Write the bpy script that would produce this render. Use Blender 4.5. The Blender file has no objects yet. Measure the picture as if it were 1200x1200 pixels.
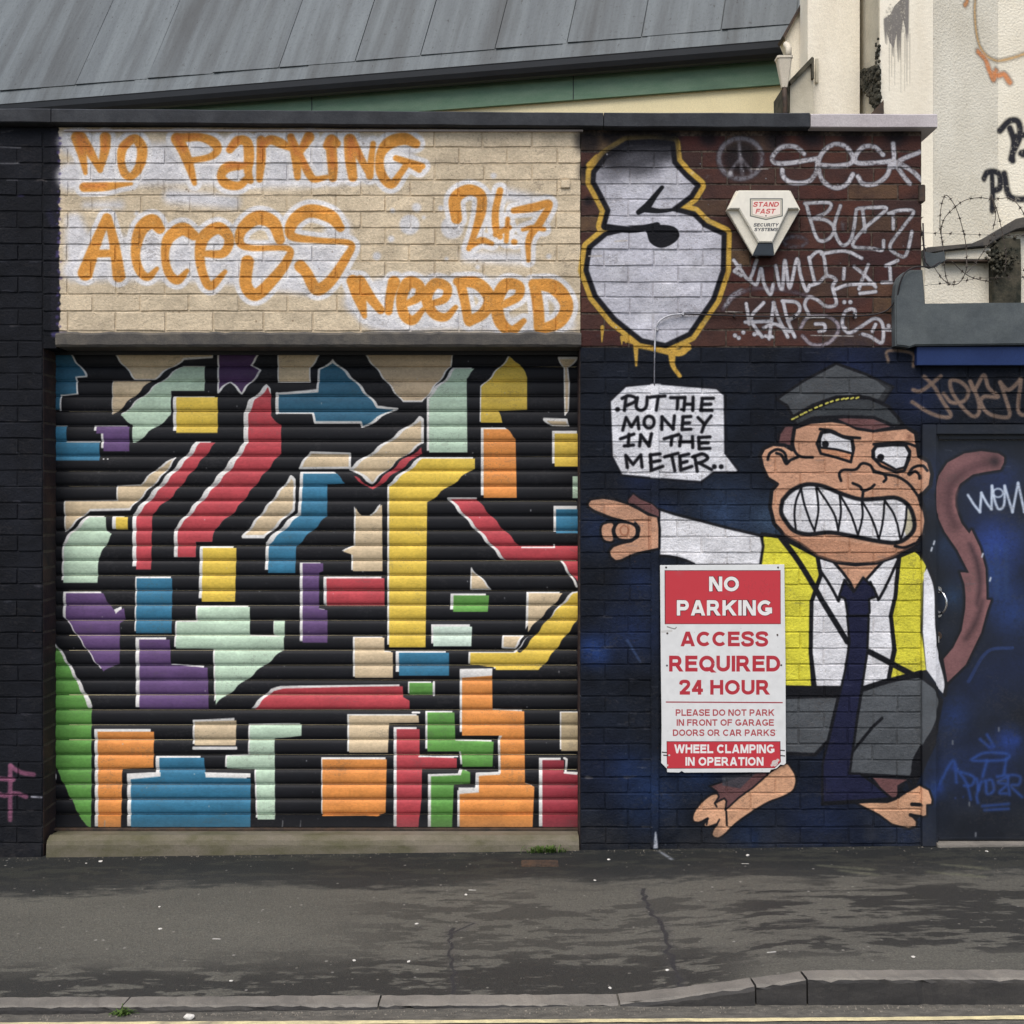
import bpy, bmesh, math, random
import numpy as np
from mathutils import Vector, Matrix
random.seed(7); rng = np.random.default_rng(7)
S = bpy.context.scene; COL = S.collection

# ------------------------------------------------------------------ camera, light, exposure
FPX = 1285.0; HC = 1.549                        # focal length in photo pixels, eye height in metres
cam = bpy.data.objects.new('camera', bpy.data.cameras.new('camera')); COL.objects.link(cam)
cam.location = (0, 0, HC); cam.rotation_euler = (math.radians(90), 0, 0)
cam.data.sensor_width = 36; cam.data.lens = 36*FPX/1200; cam.data.clip_end = 500; cam.data.clip_start = .05
S.camera = cam
world = bpy.data.worlds.new('World'); S.world = world; world.use_nodes = True
wn = world.node_tree.nodes; wl = world.node_tree.links
sky = wn.new('ShaderNodeTexSky'); sky.sky_type = 'NISHITA'; sky.sun_disc = False
SUN_EL, SUN_AZ = math.radians(60), math.radians(200)     # behind and slightly right of the viewer
sky.sun_elevation = SUN_EL; sky.sun_rotation = SUN_AZ; sky.dust_density = 3.2; sky.air_density = 1.0; sky.ozone_density = 1.0
bg = wn['Background']; bg.inputs['Strength'].default_value = .10
wl.new(sky.outputs[0], bg.inputs['Color'])
sun = bpy.data.objects.new('sun', bpy.data.lights.new('sun', 'SUN')); COL.objects.link(sun)
sun.data.energy = 1.5; sun.data.angle = math.radians(48); sun.data.color = (1, .975, .945)
sd = Vector((math.sin(SUN_AZ)*math.cos(SUN_EL), math.cos(SUN_AZ)*math.cos(SUN_EL), math.sin(SUN_EL)))
sun.rotation_euler = sd.to_track_quat('Z', 'Y').to_euler(); sun.location = (0, -5, 12)
S.view_settings.view_transform = 'Standard'; S.view_settings.look = 'None'
S.view_settings.exposure = 0.93; S.view_settings.gamma = 1; S.view_settings.use_curve_mapping = False
S.cycles.max_bounces = 5

# ------------------------------------------------------------------ small helpers
YW, YS = 5.0, 5.15                              # wall plane, shutter plane
def P(px, py, Y): return Vector(((px-600)*Y/FPX, Y, HC+(600-py)*Y/FPX))
def srgb(c):
    return tuple(((v/255)/12.92 if v/255 <= .04045 else ((v/255+.055)/1.055)**2.4) for v in c)
def tag(o, label=None, cat=None, group=None, kind=None):
    for k, v in (('label', label), ('category', cat), ('group', group), ('kind', kind)):
        if v: o[k] = v
    return o
def empty(name, loc, label=None, cat=None, group=None, kind=None):
    o = bpy.data.objects.new(name, None); COL.objects.link(o); o.location = loc; o.empty_display_size = .05
    bpy.context.view_layer.update
    return tag(o, label, cat, group, kind)
def link(name, me, m=None, parent=None, smooth=False):
    o = bpy.data.objects.new(name, me); COL.objects.link(o)
    if m and not me.materials: me.materials.append(m)
    if smooth:
        for p in me.polygons: p.use_smooth = True
    if parent:
        o.parent = parent
        o.matrix_parent_inverse = Matrix.Translation(parent_world(parent)).inverted()
    return o
def parent_world(p):
    v = Vector(p.location)
    if p.parent: v = p.matrix_parent_inverse.to_translation() + v + parent_world(p.parent)
    return v
def mesh_of(bm, name):
    me = bpy.data.meshes.new(name); bm.normal_update(); bm.to_mesh(me); bm.free(); return me
def recalc(bm): bmesh.ops.recalc_face_normals(bm, faces=bm.faces)
def add_box(bm, x0, x1, y0, y1, z0, z1):
    v = [bm.verts.new(p) for p in ((x0,y0,z0),(x1,y0,z0),(x1,y1,z0),(x0,y1,z0),(x0,y0,z1),(x1,y0,z1),(x1,y1,z1),(x0,y1,z1))]
    for f in ((3,2,1,0),(4,5,6,7),(0,1,5,4),(1,2,6,5),(2,3,7,6),(3,0,4,7)): bm.faces.new([v[i] for i in f])
def box(name, b, m, parent=None, bevel=0, seg=2):
    bm = bmesh.new(); add_box(bm, *b)
    if bevel: bmesh.ops.bevel(bm, geom=bm.edges[:], offset=bevel, segments=seg, affect='EDGES')
    return link(name, mesh_of(bm, name), m, parent)
def prism(name, pts, Y0, Y1, m, parent=None, bevel=0):
    """outline given as (x, z) metres in the facade plane, extruded from Y0 back to Y1"""
    bm = bmesh.new()
    a = [bm.verts.new((x, Y0, z)) for x, z in pts]; b = [bm.verts.new((x, Y1, z)) for x, z in pts]
    bm.faces.new(a); bm.faces.new(b[::-1]); n = len(pts)
    for i in range(n): bm.faces.new((a[i], b[i], b[(i+1) % n], a[(i+1) % n]))
    recalc(bm)
    if bevel:
        fe = [e for e in bm.edges if all(abs(v.co.y-Y0) < 1e-6 for v in e.verts)]
        bmesh.ops.bevel(bm, geom=fe, offset=bevel, segments=2, affect='EDGES')
    return link(name, mesh_of(bm, name), m, parent)
def pxz(pts, Y): return [(P(x, y, Y).x, P(x, y, Y).z) for x, y in pts]
def add_tube(bm, pts, r, n=8, caps=True):
    pts = [Vector(p) for p in pts]; rings = []
    rr = r if isinstance(r, (list, tuple)) else [r]*len(pts)
    up = None
    for i, p in enumerate(pts):
        t = (pts[min(i+1, len(pts)-1)]-pts[max(i-1, 0)]).normalized()
        if up is None: up = t.orthogonal().normalized()
        else:
            up = up - t*up.dot(t)
            up = up.normalized() if up.length > 1e-6 else t.orthogonal().normalized()
        s = t.cross(up)
        rings.append([bm.verts.new(p+(up*math.cos(a)+s*math.sin(a))*rr[i]) for a in [2*math.pi*k/n for k in range(n)]])
    for a, b in zip(rings, rings[1:]):
        for k in range(n):
            f = bm.faces.new((a[k], a[(k+1) % n], b[(k+1) % n], b[k])); f.smooth = True
    if caps: bm.faces.new(rings[0][::-1]); bm.faces.new(rings[-1])
def tube(name, pts, r, m, parent=None, n=8):
    bm = bmesh.new(); add_tube(bm, pts, r, n); recalc(bm)
    return link(name, mesh_of(bm, name), m, parent)
def crom(pts, closed=False, n=7):
    p = np.array(pts, float)
    if len(p) < 3: return p
    q = np.vstack([p[-1], p, p[0], p[1]]) if closed else np.vstack([2*p[0]-p[1], p, 2*p[-1]-p[-2]])
    out = []; m = len(p) if closed else len(p)-1
    for i in range(m):
        a, b, c, d = q[i:i+4]
        for t in np.arange(n)/n:
            out.append(.5*(2*b+(c-a)*t+(2*a-5*b+4*c-d)*t*t+(3*b-a-3*c+d)*t**3))
    if not closed: out.append(p[-1])
    return np.array(out)
def fbm(h, w, cy, cx, oct=4, seed=0):
    """smooth fractal noise, h x w, base cells of cy x cx texels, 0..1"""
    r = np.random.default_rng(seed); out = np.zeros((h, w), np.float32); amp = 1; tot = 0
    for o in range(oct):
        gy, gx = int(h/cy)+3, int(w/cx)+3
        g = r.random((gy, gx)).astype(np.float32)
        y = np.arange(h)/cy; x = np.arange(w)/cx
        iy, ix = y.astype(int), x.astype(int); fy, fx = y-iy, x-ix
        fy = (fy*fy*(3-2*fy))[:, None]; fx = (fx*fx*(3-2*fx))[None]
        a = g[iy][:, ix]; b = g[iy][:, ix+1]; c = g[iy+1][:, ix]; d = g[iy+1][:, ix+1]
        out += amp*((a*(1-fx)+b*fx)*(1-fy)+(c*(1-fx)+d*fx)*fy).astype(np.float32)
        tot += amp; amp *= .55; cy = max(cy/2, 1.01); cx = max(cx/2, 1.01)
    return out/tot
def sstep(a, b, x):
    t = np.clip((x-a)/(b-a), 0, 1); return t*t*(3-2*t)

# ------------------------------------------------------------------ paint: a colour map computed in the plane of the wall
class Canvas:
    def __init__(s, x0, y0, x1, y1, res, base, cover=1.0, seed=1):
        s.x0, s.y0, s.x1, s.y1, s.res = x0, y0, x1, y1, res
        s.w, s.h = int((x1-x0)*res), int((y1-y0)*res)
        s.a = np.empty((s.h, s.w, 4), np.float32); s.a[..., :3] = np.array(base, np.float32)/255; s.a[..., 3] = cover
        s.frame(0, 0, 1)
        s.n1 = fbm(s.h, s.w, 5, 5, 3, seed); s.n2 = fbm(s.h, s.w, 60, 60, 4, seed+1)
    def frame(s, ox, oy, k): s.ox, s.oy, s.k = ox, oy, k      # detail frame: origin and magnification
    def tx(s, pts):
        p = np.array(pts, float); q = p.copy()
        q[:, 0] = (p[:, 0]/s.k+s.ox-s.x0)*s.res; q[:, 1] = (p[:, 1]/s.k+s.oy-s.y0)*s.res
        if p.shape[1] > 2: q[:, 2] = p[:, 2]/s.k*s.res
        return q
    def blend(s, X0, Y0, al, col, op=1.0, fade=0, edge=0):
        h, w = al.shape; t = s.a[Y0:Y0+h, X0:X0+w]
        al = al*op
        if fade: al = al*np.clip(1.25-fade*2.6*np.clip(s.n1[Y0:Y0+h, X0:X0+w]-.38, 0, 1)-fade*1.2*np.clip(s.n2[Y0:Y0+h, X0:X0+w]-.45, 0, 1), 0, 1)
        c = np.array(col, np.float32)/255; A = al[..., None]
        t[..., :3] = t[..., :3]*(1-A)+c*A; t[..., 3] = np.maximum(t[..., 3], al)
    def fillmask(s, q, pad=1):
        X0 = max(int(q[:, 0].min())-pad, 0); X1 = min(int(q[:, 0].max())+pad+2, s.w)
        Y0 = max(int(q[:, 1].min())-pad, 0); Y1 = min(int(q[:, 1].max())+pad+2, s.h)
        if X1 <= X0 or Y1 <= Y0: return None
        sub = 4; ys = Y0+(np.arange((Y1-Y0)*sub)+.5)/sub; xs = np.arange(X0, X1)[None]
        a, b = q, np.roll(q, -1, 0); C = []
        for (ax, ay), (bx, by) in zip(a[:, :2], b[:, :2]):
            if ay == by: continue
            hit = (ys >= min(ay, by)) & (ys < max(ay, by))
            C.append(np.where(hit, ax+(ys-ay)*(bx-ax)/(by-ay), np.inf))
        if not C: return None
        C = np.sort(np.array(C), 0); cov = np.zeros((len(ys), X1-X0), np.float32)
        for k in range(0, len(C)-1, 2):
            if not np.isfinite(C[k+1]).any(): break
            xa = np.where(np.isfinite(C[k+1]), C[k], 1e9)[:, None]; xb = np.where(np.isfinite(C[k+1]), C[k+1], 1e9)[:, None]
            cov += np.clip(xs+1-xa, 0, 1)-np.clip(xs+1-xb, 0, 1)
        return X0, Y0, cov.reshape(-1, sub, X1-X0).mean(1)
    def poly(s, pts, col, smooth=False, op=1.0, fade=0, line=None, lw=0, hl=None, hlc=(214, 212, 206)):
        p = crom(pts, True) if smooth else np.array(pts, float)
        if hl: s.poly(p+np.array(hl), hlc, False, op, fade)
        r = s.fillmask(s.tx(p))
        if r: s.blend(r[0], r[1], np.clip(r[2], 0, 1), col, op, fade)
        if line is not None: s.stroke(np.vstack([p, p[:1]]), lw, line, smooth=False, fade=fade*.3)
    def stroke(s, pts, r, col, smooth=True, soft=1.2, op=1.0, fade=0, grow=0):
        p = np.array(pts, float)
        if p.shape[1] < 3: p = np.hstack([p, np.full((len(p), 1), float(r))])
        elif r: p[:, 2] *= r
        if grow: p[:, 2] += grow
        if smooth: p = crom(p)
        q = s.tx(p); m = q[:, 2].max()+soft+2
        X0 = max(int(q[:, 0].min()-m), 0); X1 = min(int(q[:, 0].max()+m)+1, s.w)
        Y0 = max(int(q[:, 1].min()-m), 0); Y1 = min(int(q[:, 1].max()+m)+1, s.h)
        if X1 <= X0 or Y1 <= Y0: return
        A = np.zeros((Y1-Y0, X1-X0), np.float32)
        for a, b in zip(q[:-1], q[1:]) if len(q) > 1 else [(q[0], q[0])]:
            mm = max(a[2], b[2])+soft+1
            x0 = max(int(min(a[0], b[0])-mm), X0); x1 = min(int(max(a[0], b[0])+mm)+2, X1)
            y0 = max(int(min(a[1], b[1])-mm), Y0); y1 = min(int(max(a[1], b[1])+mm)+2, Y1)
            if x1 <= x0 or y1 <= y0: continue
            X = (np.arange(x0, x1)+.5)[None]; Y = (np.arange(y0, y1)+.5)[:, None]
            dx, dy = b[0]-a[0], b[1]-a[1]; L = dx*dx+dy*dy
            t = np.clip(((X-a[0])*dx+(Y-a[1])*dy)/L, 0, 1) if L > 1e-9 else 0
            d = np.hypot(X-a[0]-t*dx, Y-a[1]-t*dy)-(a[2]+t*(b[2]-a[2]))
            al = np.clip(.5-d/soft, 0, 1)
            if soft > 4: al = al*al*(3-2*al)
            sub = A[y0-Y0:y1-Y0, x0-X0:x1-X0]; np.maximum(sub, al, out=sub)
        s.blend(X0, Y0, A, col, op, fade)
    def dot(s, x, y, r, col, **k): s.stroke([(x, y, r)], 1, col, smooth=False, **k)
    def blob(s, x, y, r, col, op=.6, fade=0): s.stroke([(x, y, r*.3)], 1, col, smooth=False, soft=r/s.k*s.res*1.4, op=op, fade=fade)
    def ring(s, cx, cy, rx, ry, r, col, **k):
        s.stroke([(cx+rx*math.cos(t), cy+ry*math.sin(t)) for t in np.linspace(0, 2*math.pi, 25)], r, col, smooth=False, **k)
    def lines(s, L, r, col, **k):
        for l in L: s.stroke(l, r, col, **k)
    def text(s, string, cx, cy, hgt, wid, col, bold=.2, slant=0, rot=0):
        """plain bold sans capitals built from straight bars and arcs, square ended"""
        h = bold/2; P_ = []; x = 0
        def seg(p, q, X):
            (a, b), (c, d) = p, q
            if abs(d-b) >= abs(c-a)*.7:
                k = h*math.hypot(c-a, d-b)/abs(d-b); P_.append([(X+a-k, b), (X+a+k, b), (X+c+k, d), (X+c-k, d)])
            else: P_.append([(X+a, b-h), (X+a, b+h), (X+c, d+h), (X+c, d-h)])
        def rib(pts, X, closed=False):
            p = np.array(pts, float); t = np.gradient(p, axis=0); t /= np.linalg.norm(t, axis=1)[:, None]; n = np.stack([-t[:, 1], t[:, 0]], 1)*h
            l, r = p+n, p-n
            for i in range(len(p)-1): P_.append([(X+l[i][0], l[i][1]), (X+l[i+1][0], l[i+1][1]), (X+r[i+1][0], r[i+1][1]), (X+r[i][0], r[i][1])])
        def arc(cx_, cy_, rx, ry, a0, a1): return [(cx_+rx*math.cos(math.radians(a)), cy_+ry*math.sin(math.radians(a))) for a in np.linspace(a0, a1, 26)]
        for c in string:
            w = dict(A=1.02, C=.98, D=.94, E=.82, F=.78, G=1.02, H=.92, I=.2, K=1.0, L=.78, M=1.08, N=.92, O=1.06, P=.86, Q=1.06, R=.98, S=.88, T=.86, U=.92, W=1.36, Y=.94).get(c, .78)
            g = .115
            if c == ' ': x += .40; continue
            if c in 'BDEFHKLMNPRI': seg((h, 0), (h, 1), x)
            if c == 'A': seg((h*1.1, 0), (.49, 1), x); seg((w-h*1.1, 0), (w-.49, 1), x); seg((.26, .28), (w-.26, .28), x)
            if c == 'C': rib(arc(.52, .5, .52-h, .5-h, 42, 318), x)
            if c == 'G': rib(arc(.53, .5, .53-h, .5-h, 42, 322), x); seg((w-h, .14), (w-h, .52), x); seg((.55, .52-h), (w-.02, .52-h), x)
            if c == 'D': seg((h, 1-h), (.44, 1-h), x); seg((h, h), (.44, h), x); rib(arc(.44, .5, w-.44-h, .5-h, -90, 90), x)
            if c in 'EF': seg((h, 1-h), (w, 1-h), x); seg((h, .53), (w-.06, .53), x)
            if c in 'EL': seg((h, h), (w+.01, h), x)
            if c == 'H': seg((w-h, 0), (w-h, 1), x); seg((h, .54), (w-h, .54), x)
            if c == 'K': seg((.14, .36), (w-.14, 1), x); seg((.42, .58), (w-h*1.2, 0), x)
            if c == 'M': seg((w-h, 0), (w-h, 1), x); seg((h*1.3, 1), (w/2, .02), x); seg((w-h*1.3, 1), (w/2, .02), x)
            if c == 'N': seg((w-h, 0), (w-h, 1), x); seg((h*1.25, 1), (w-h*1.25, 0), x)
            if c in 'OQ': rib(arc(w/2, .5, w/2-h, .5-h, 0, 360), x)
            if c == 'Q': seg((.60, .28), (1.0, -.06), x)
            if c in 'PR': seg((h, 1-h), (.52, 1-h), x); seg((h, .45), (.52, .45), x); rib(arc(.52, (1.45-h)/2, .84-.52-h, (1-h-.45)/2, -90, 90), x)
            if c == 'R': seg((.50, .45), (w-h*1.25, 0), x)
            if c == 'S': rib(crom([(.80,.70),(.71,.86),(.45,.905),(.2,.85),(.13,.71),(.22,.59),(.47,.52),(.70,.43),(.77,.28),(.68,.14),(.43,.09),(.17,.14),(.08,.32)]), x)
            if c == 'T': seg((0, 1-h), (w, 1-h), x); seg((w/2, 0), (w/2, 1), x)
            if c == 'U': seg((h, .38), (h, 1), x); seg((w-h, .38), (w-h, 1), x); rib(arc(w/2, .38, w/2-h, .38-h, 180, 360), x)
            if c == 'W': seg((.09, 1), (.37, 0), x); seg((.37, 0), (w/2, 1), x); seg((w-.37, 0), (w/2, 1), x); seg((w-.09, 1), (w-.37, 0), x)
            if c == 'Y': seg((.1, 1), (w/2, .42), x); seg((w-.1, 1), (w/2, .42), x); seg((w/2, 0), (w/2, .45), x)
            if c == '2': rib(crom([(.10,.68),(.16,.85),(.38,.905),(.60,.85),(.66,.70),(.58,.54),(.33,.30),(.16,.12)]), x); seg((.03, h), (w-.02, h), x)
            if c == '4': seg((0, .30), (w, .30), x); seg((w-.24, 0), (w-.24, 1), x); seg((.12, .3), (w-.26, 1), x)
            x += w+g
        x -= g; A = None; polys = []
        for p in P_:
            v = np.array(p); v = np.stack([(v[:, 0]+slant*v[:, 1])/x*wid-wid/2-slant*.5/x*wid, (.5-v[:, 1])*hgt], 1); polys.append(s.tx(v+np.array([cx, cy])))
        al = np.vstack(polys); X0, Y0 = int(al[:, 0].min())-3, int(al[:, 1].min())-3; W_, H_ = int(al[:, 0].max())+5-X0, int(al[:, 1].max())+5-Y0
        A = np.zeros((H_, W_), np.float32)
        for q in polys:
            r = s.fillmask(q)
            if r: y, xx = r[1]-Y0, r[0]-X0; hh, ww = min(r[2].shape[0], H_-y), min(r[2].shape[1], W_-xx); B_ = A[y:y+hh, xx:xx+ww]; B_ += r[2][:hh, :ww]*(1-0)
        s.blend(X0, Y0, np.clip(A, 0, 1), col)
    def age(s, blur=1, mottle=.10, chips=0, chipc=(60, 54, 50), seed=5):
        for _ in range(blur):
            b = s.a[..., :3]; c = b.copy(); c[1:-1, 1:-1] = (b[1:-1, 1:-1]*2+b[:-2, 1:-1]+b[2:, 1:-1]+b[1:-1, :-2]+b[1:-1, 2:])/6; s.a[..., :3] = c
        f = fbm(s.h, s.w, 3, 5, 3, seed); g = fbm(s.h, s.w, 24, 40, 4, seed+1)
        s.a[..., :3] *= (1-mottle*.6+mottle*f+mottle*.8*(g-.5))[..., None]
        if chips:
            m = (sstep(.70, .73, f*.6+fbm(s.h, s.w, 40, 60, 3, seed+2)*.5)*chips)[..., None]; s.a[..., :3] = s.a[..., :3]*(1-m)+np.array(chipc, np.float32)/255*m
    def image(s, name, sat=.93):
        g = s.a[..., :3].mean(-1, keepdims=True); s.a[..., :3] = (g+(s.a[..., :3]-g)*sat)*np.array((1.0, 1.0, .995), np.float32)
        im = bpy.data.images.new(name, s.w, s.h, alpha=True); im.alpha_mode = 'CHANNEL_PACKED'
        im.pixels.foreach_set(np.ascontiguousarray(np.clip(s.a[::-1], 0, 1)).ravel()); im.update(); im.pack()
        return im

BLK = (22, 23, 28); WHT = (218, 218, 222)
# ---------- the wall canvas
W = Canvas(-420, 140, 1500, 1012, 2, (27, 29, 36), 1.0, 3)
N2 = W.n2
def wall_paint():
    T = W.frame
    a = W.a; H, Wd = W.h, W.w
    def region(x0, y0, x1, y1): return (slice(max(int((y0-W.y0)*2), 0), int((y1-W.y0)*2)), slice(max(int((x0-W.x0)*2), 0), int((x1-W.x0)*2)))
    # left pier: faded black masonry paint
    r = region(-420, 140, 70, 1012); v = N2[r][..., None]
    a[r][..., :3] = np.array((23, 25, 31))/255*(.7+.6*v)
    # bare dark red brick behind the tags
    r = region(680, 140, 1082, 407); a[r][..., 3] = 0
    # navy masonry paint lower right
    r = region(680, 406, 1500, 1012); v = N2[r][..., None]
    a[r][..., :3] = np.array((21, 26, 36))/255*(.65+.7*v)
    T(0, 0, 1)
    for x, y, q, c, o in ((850, 600, 60, (52, 70, 102), .75), (905, 610, 40, (62, 78, 102), .8), (740, 740, 60, (27, 40, 78), .7), (760, 620, 40, (30, 45, 82), .6), (700, 620, 40, (28, 40, 72), .6),
        (1000, 430, 80, (26, 34, 66), .7), (1075, 470, 50, (27, 36, 68), .7), (690, 760, 30, (30, 52, 104), .7), (750, 680, 36, (28, 42, 80), .6), (760, 930, 60, (30, 52, 96), .7), (820, 905, 40, (28, 46, 84), .7),
        (960, 960, 80, (26, 38, 70), .7), (1060, 980, 60, (26, 40, 74), .6), (1160, 640, 60, (30, 48, 104), .85), (1150, 560, 60, (24, 34, 66), .7), (1180, 700, 46, (26, 44, 90), .7), (1150, 800, 60, (22, 34, 70), .6),
        (1115, 900, 60, (26, 44, 92), .55), (1090, 560, 40, (26, 38, 72), .7), (1170, 900, 60, (22, 36, 78), .6), (1110, 640, 30, (30, 46, 72), .7), (1200, 780, 60, (20, 30, 60), .6), (1300, 700, 150, (22, 34, 72), .6),
        (700, 900, 60, (24, 32, 58), .6), (1000, 880, 60, (26, 34, 62), .6), (930, 560, 40, (34, 48, 76), .5)):
        W.blob(x, y, q*1.2, (int(c[0]*1.1), int(c[1]*1.18), int(c[2]*1.2)), min(1, o*1.15), .5)
    W.stroke([(1138, 800), (1160, 765), (1190, 760)], 2, (40, 62, 116), op=.6, fade=.4); W.stroke([(735, 750), (750, 775)], 1.5, (60, 80, 120), op=.6, fade=.4)
    for x, y, q, c, o in ((1175, 640, 50, (34, 58, 130), .7), (1160, 675, 40, (34, 60, 120), .6), (1120, 700, 30, (34, 60, 96), .6), (1190, 720, 50, (30, 54, 112), .6), (1110, 610, 18, (38, 62, 96), .5), (1120, 840, 40, (28, 52, 110), .6), (1180, 560, 40, (26, 40, 84), .7),
        (1185, 870, 30, (32, 60, 140), .7), (1095, 925, 26, (30, 58, 120), .7), (700, 765, 30, (32, 56, 112), .7), (780, 600, 30, (36, 52, 92), .6), (1060, 540, 30, (28, 42, 84), .6), (750, 560, 40, (30, 44, 86), .5), (735, 900, 40, (26, 44, 84), .6), (880, 985, 50, (24, 44, 84), .6)): W.blob(x, y, q, (int(c[0]*1.1), int(c[1]*1.15), int(c[2]*1.15)), min(1, o*1.2), .5)
    for x in (1160, 1171, 1182): W.stroke([(x, 640), (x+1, 700)], 3, (40, 62, 100), soft=8, op=.35)
    # beige band
    r = region(70, 140, 681, 396); v = N2[r][..., None]; u = W.n1[r][..., None]
    a[r][..., :3] = np.array((214, 196, 166))/255*(.92+.13*v)*(.97+.06*u)
    n = fbm(H, 1, 9, 1, 3, 9)[:, 0]; n2 = fbm(H, 1, 9, 1, 3, 10)[:, 0]
    for i in range(*region(0, 140, 1, 397)[0].indices(H)):       # ragged paint edges
        x = int((70+(n[i]-.5)*5-W.x0)*2); a[i, x:int((76-W.x0)*2), :3] = a[i, int((78-W.x0)*2), :3]; a[i, int((60-W.x0)*2):x, :3] = np.array((30, 30, 38))/255
        x = int((680+(n2[i]-.5)*5-W.x0)*2); a[i, int((670-W.x0)*2):x, :3] = a[i, int((668-W.x0)*2), :3]; a[i, int((670-W.x0)*2):x, 3] = 1
    # cool grey-white roller paint behind the lettering
    T(0, 100, 3)
    for L in ([(250, 200, 45), (520, 260, 60), (800, 230, 50), (1000, 260, 70), (1300, 240, 60), (1440, 230, 20)], [(250, 320, 50), (600, 290, 60), (1000, 300, 60), (1370, 290, 50)],
              [(260, 480, 30), (300, 600, 60), (420, 600, 70), (620, 600, 80), (900, 620, 70), (1150, 600, 70), (1190, 500, 40)], [(260, 650, 40), (700, 640, 50), (1100, 680, 60)], [(600, 390, 26), (820, 410, 24)],
              [(300, 420, 8), (420, 420, 14)], [(1240, 700, 30), (1320, 820, 40), (1600, 830, 30), (1900, 850, 30), (2000, 840, 22)], [(1250, 760, 40), (1400, 700, 30), (1900, 720, 30), (1990, 780, 24)], [(1640, 600, 20), (1850, 610, 20)], [(1760, 380, 24), (1900, 410, 20)]):
        W.stroke(L, 1, (214, 213, 216), soft=26, op=.97, fade=.22)
    for x, y, q in ((1465, 430, 20), (1440, 490, 44), (1550, 432, 12), (1375, 540, 14), (1735, 318, 13), (1590, 500, 50), (1325, 600, 18), (1570, 610, 8), (1930, 602, 11), (1380, 440, 10), (1490, 465, 8), (1680, 640, 10), (480, 450, 10)):
        W.stroke([(x, y, q*.8)], 1, (214, 212, 212), smooth=False, soft=8, fade=.25)
    # orange lettering with white halo
    L = []
    T1 = [[(272,183,21),(288,240,15),(300,308,6)],[(285,183,18),(320,240,14),(352,298,8)],[(370,183,18),(368,230,15),(352,298,8)],
      [(462,190,14),(432,220,15),(426,270,12),(440,312,13),(465,318,12),(492,280,15),(500,225,17),(480,190,15),(462,188,12)],
      [(295,358,15),(370,356,14),(420,350,8),(462,346,4)],
      [(622,188,20),(645,230,18),(668,290,14),(684,345,7)],[(622,186,16),(700,182,13),(750,200,16),(764,228,13),(735,252,10),(665,265,9)],
      [(808,226,12),(835,195,15),(868,200,16),(876,250,17),(872,300,13),(880,335,10)],[(860,283,10),(800,288,17),(778,318,14),(795,345,16),(840,352,13),(872,325,10)],
      [(918,192,14),(918,260,15),(912,330,10)],[(918,215,12),(950,192,15),(990,205,15),(1020,222,8)],
      [(1022,182,12),(1040,240,17),(1046,322,10)],[(1086,182,18),(1062,222,12),(1048,245,10)],[(1055,245,10),(1080,300,13),(1105,330,11),(1150,322,6)],
      [(1150,212,13),(1165,190,16),(1185,205,12)],[(1165,225,18),(1170,290,16),(1170,325,13)],
      [(1230,192,20),(1232,260,18),(1240,322,15)],[(1236,195,16),(1270,260,12),(1296,308,10)],[(1312,205,8),(1305,260,10),(1300,318,12)],
      [(1462,205,14),(1420,188,20),(1365,205,20),(1336,250,14),(1340,310,15),(1375,348,14),(1408,310,10),(1425,285,10)],[(1392,256,9),(1440,272,11),(1484,284,10)],[(1440,276,10),(1474,298,8)],
      [(375,465,14),(335,560,18),(300,660,25)],[(380,466,12),(402,560,16),(418,670,21)],[(340,592,12),(400,590,12)],
      [(562,505,16),(535,478,24),(494,510,22),(476,590,15),(490,650,14),(520,674,12),(552,645,6)],
      [(682,528,16),(640,505,22),(592,540,18),(580,600,13),(594,660,14),(625,685,14),(658,652,6)],
      [(722,592,10),(785,590,14),(806,540,16),(768,502,20),(716,535,20),(702,600,16),(716,670,14),(742,705,14),(792,655,6)],
      [(984,542,16),(960,484,22),(905,466,24),(852,505,18),(843,552,13),(885,572,9),(1012,574,9),(1008,618,14),(962,680,18),(900,736,20),(864,700,20),(870,620,21)],
      [(1196,500,14),(1160,460,22),(1085,442,22),(1030,480,20),(1026,530,14),(1120,545,9),(1232,556,9),(1214,610,14),(1160,690,18),(1112,716,20),(1078,660,18),(1056,636,20)],
      [(1605,468,18),(1600,400,20),(1645,368,18),(1690,385,16),(1692,440,16),(1672,510,11),(1648,575,7)],[(1648,572,6),(1690,545,10),(1730,556,6)],
      [(1758,370,10),(1742,440,11),(1744,505,11),(1758,532,9)],[(1742,525,8),(1790,500,8)],[(1785,470,7),(1780,548,7)],[(1806,550,8),(1810,551,8)],
      [(1806,440,9),(1880,428,14),(1932,416,10),(1900,480,12),(1860,540,10),(1858,615,6)],[(1838,508,5),(1872,500,8),(1912,506,7)],
      [(1240,688,20),(1262,740,22),(1282,812,7)],[(1265,690,20),(1305,750,16),(1338,790,13)],[(1385,692,20),(1372,740,15),(1366,795,12)],
      [(1425,770,9),(1470,745,14),(1475,705,16),(1436,694,20),(1412,745,18),(1420,805,17),(1452,826,15),(1488,788,7)],
      [(1505,770,9),(1562,752,12),(1572,712,15),(1530,697,18),(1500,745,18),(1522,800,16),(1566,815,13),(1602,780,7)],
      [(1620,700,16),(1634,760,15),(1645,822,15)],[(1608,690,14),(1680,698,20),(1722,750,20),(1700,800,18),(1650,830,16)],
      [(1772,770,12),(1822,742,14),(1824,705,16),(1776,702,20),(1748,760,20),(1758,830,20),(1798,862,16),(1842,828,8)],
      [(1880,705,18),(1892,780,18),(1896,850,18)],[(1875,698,16),(1948,710,24),(1992,770,22),(1968,830,20),(1900,860,16)]]
    for s_ in T1: W.stroke(s_, 1, (228, 226, 226), grow=19, soft=5, fade=.08)
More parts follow.
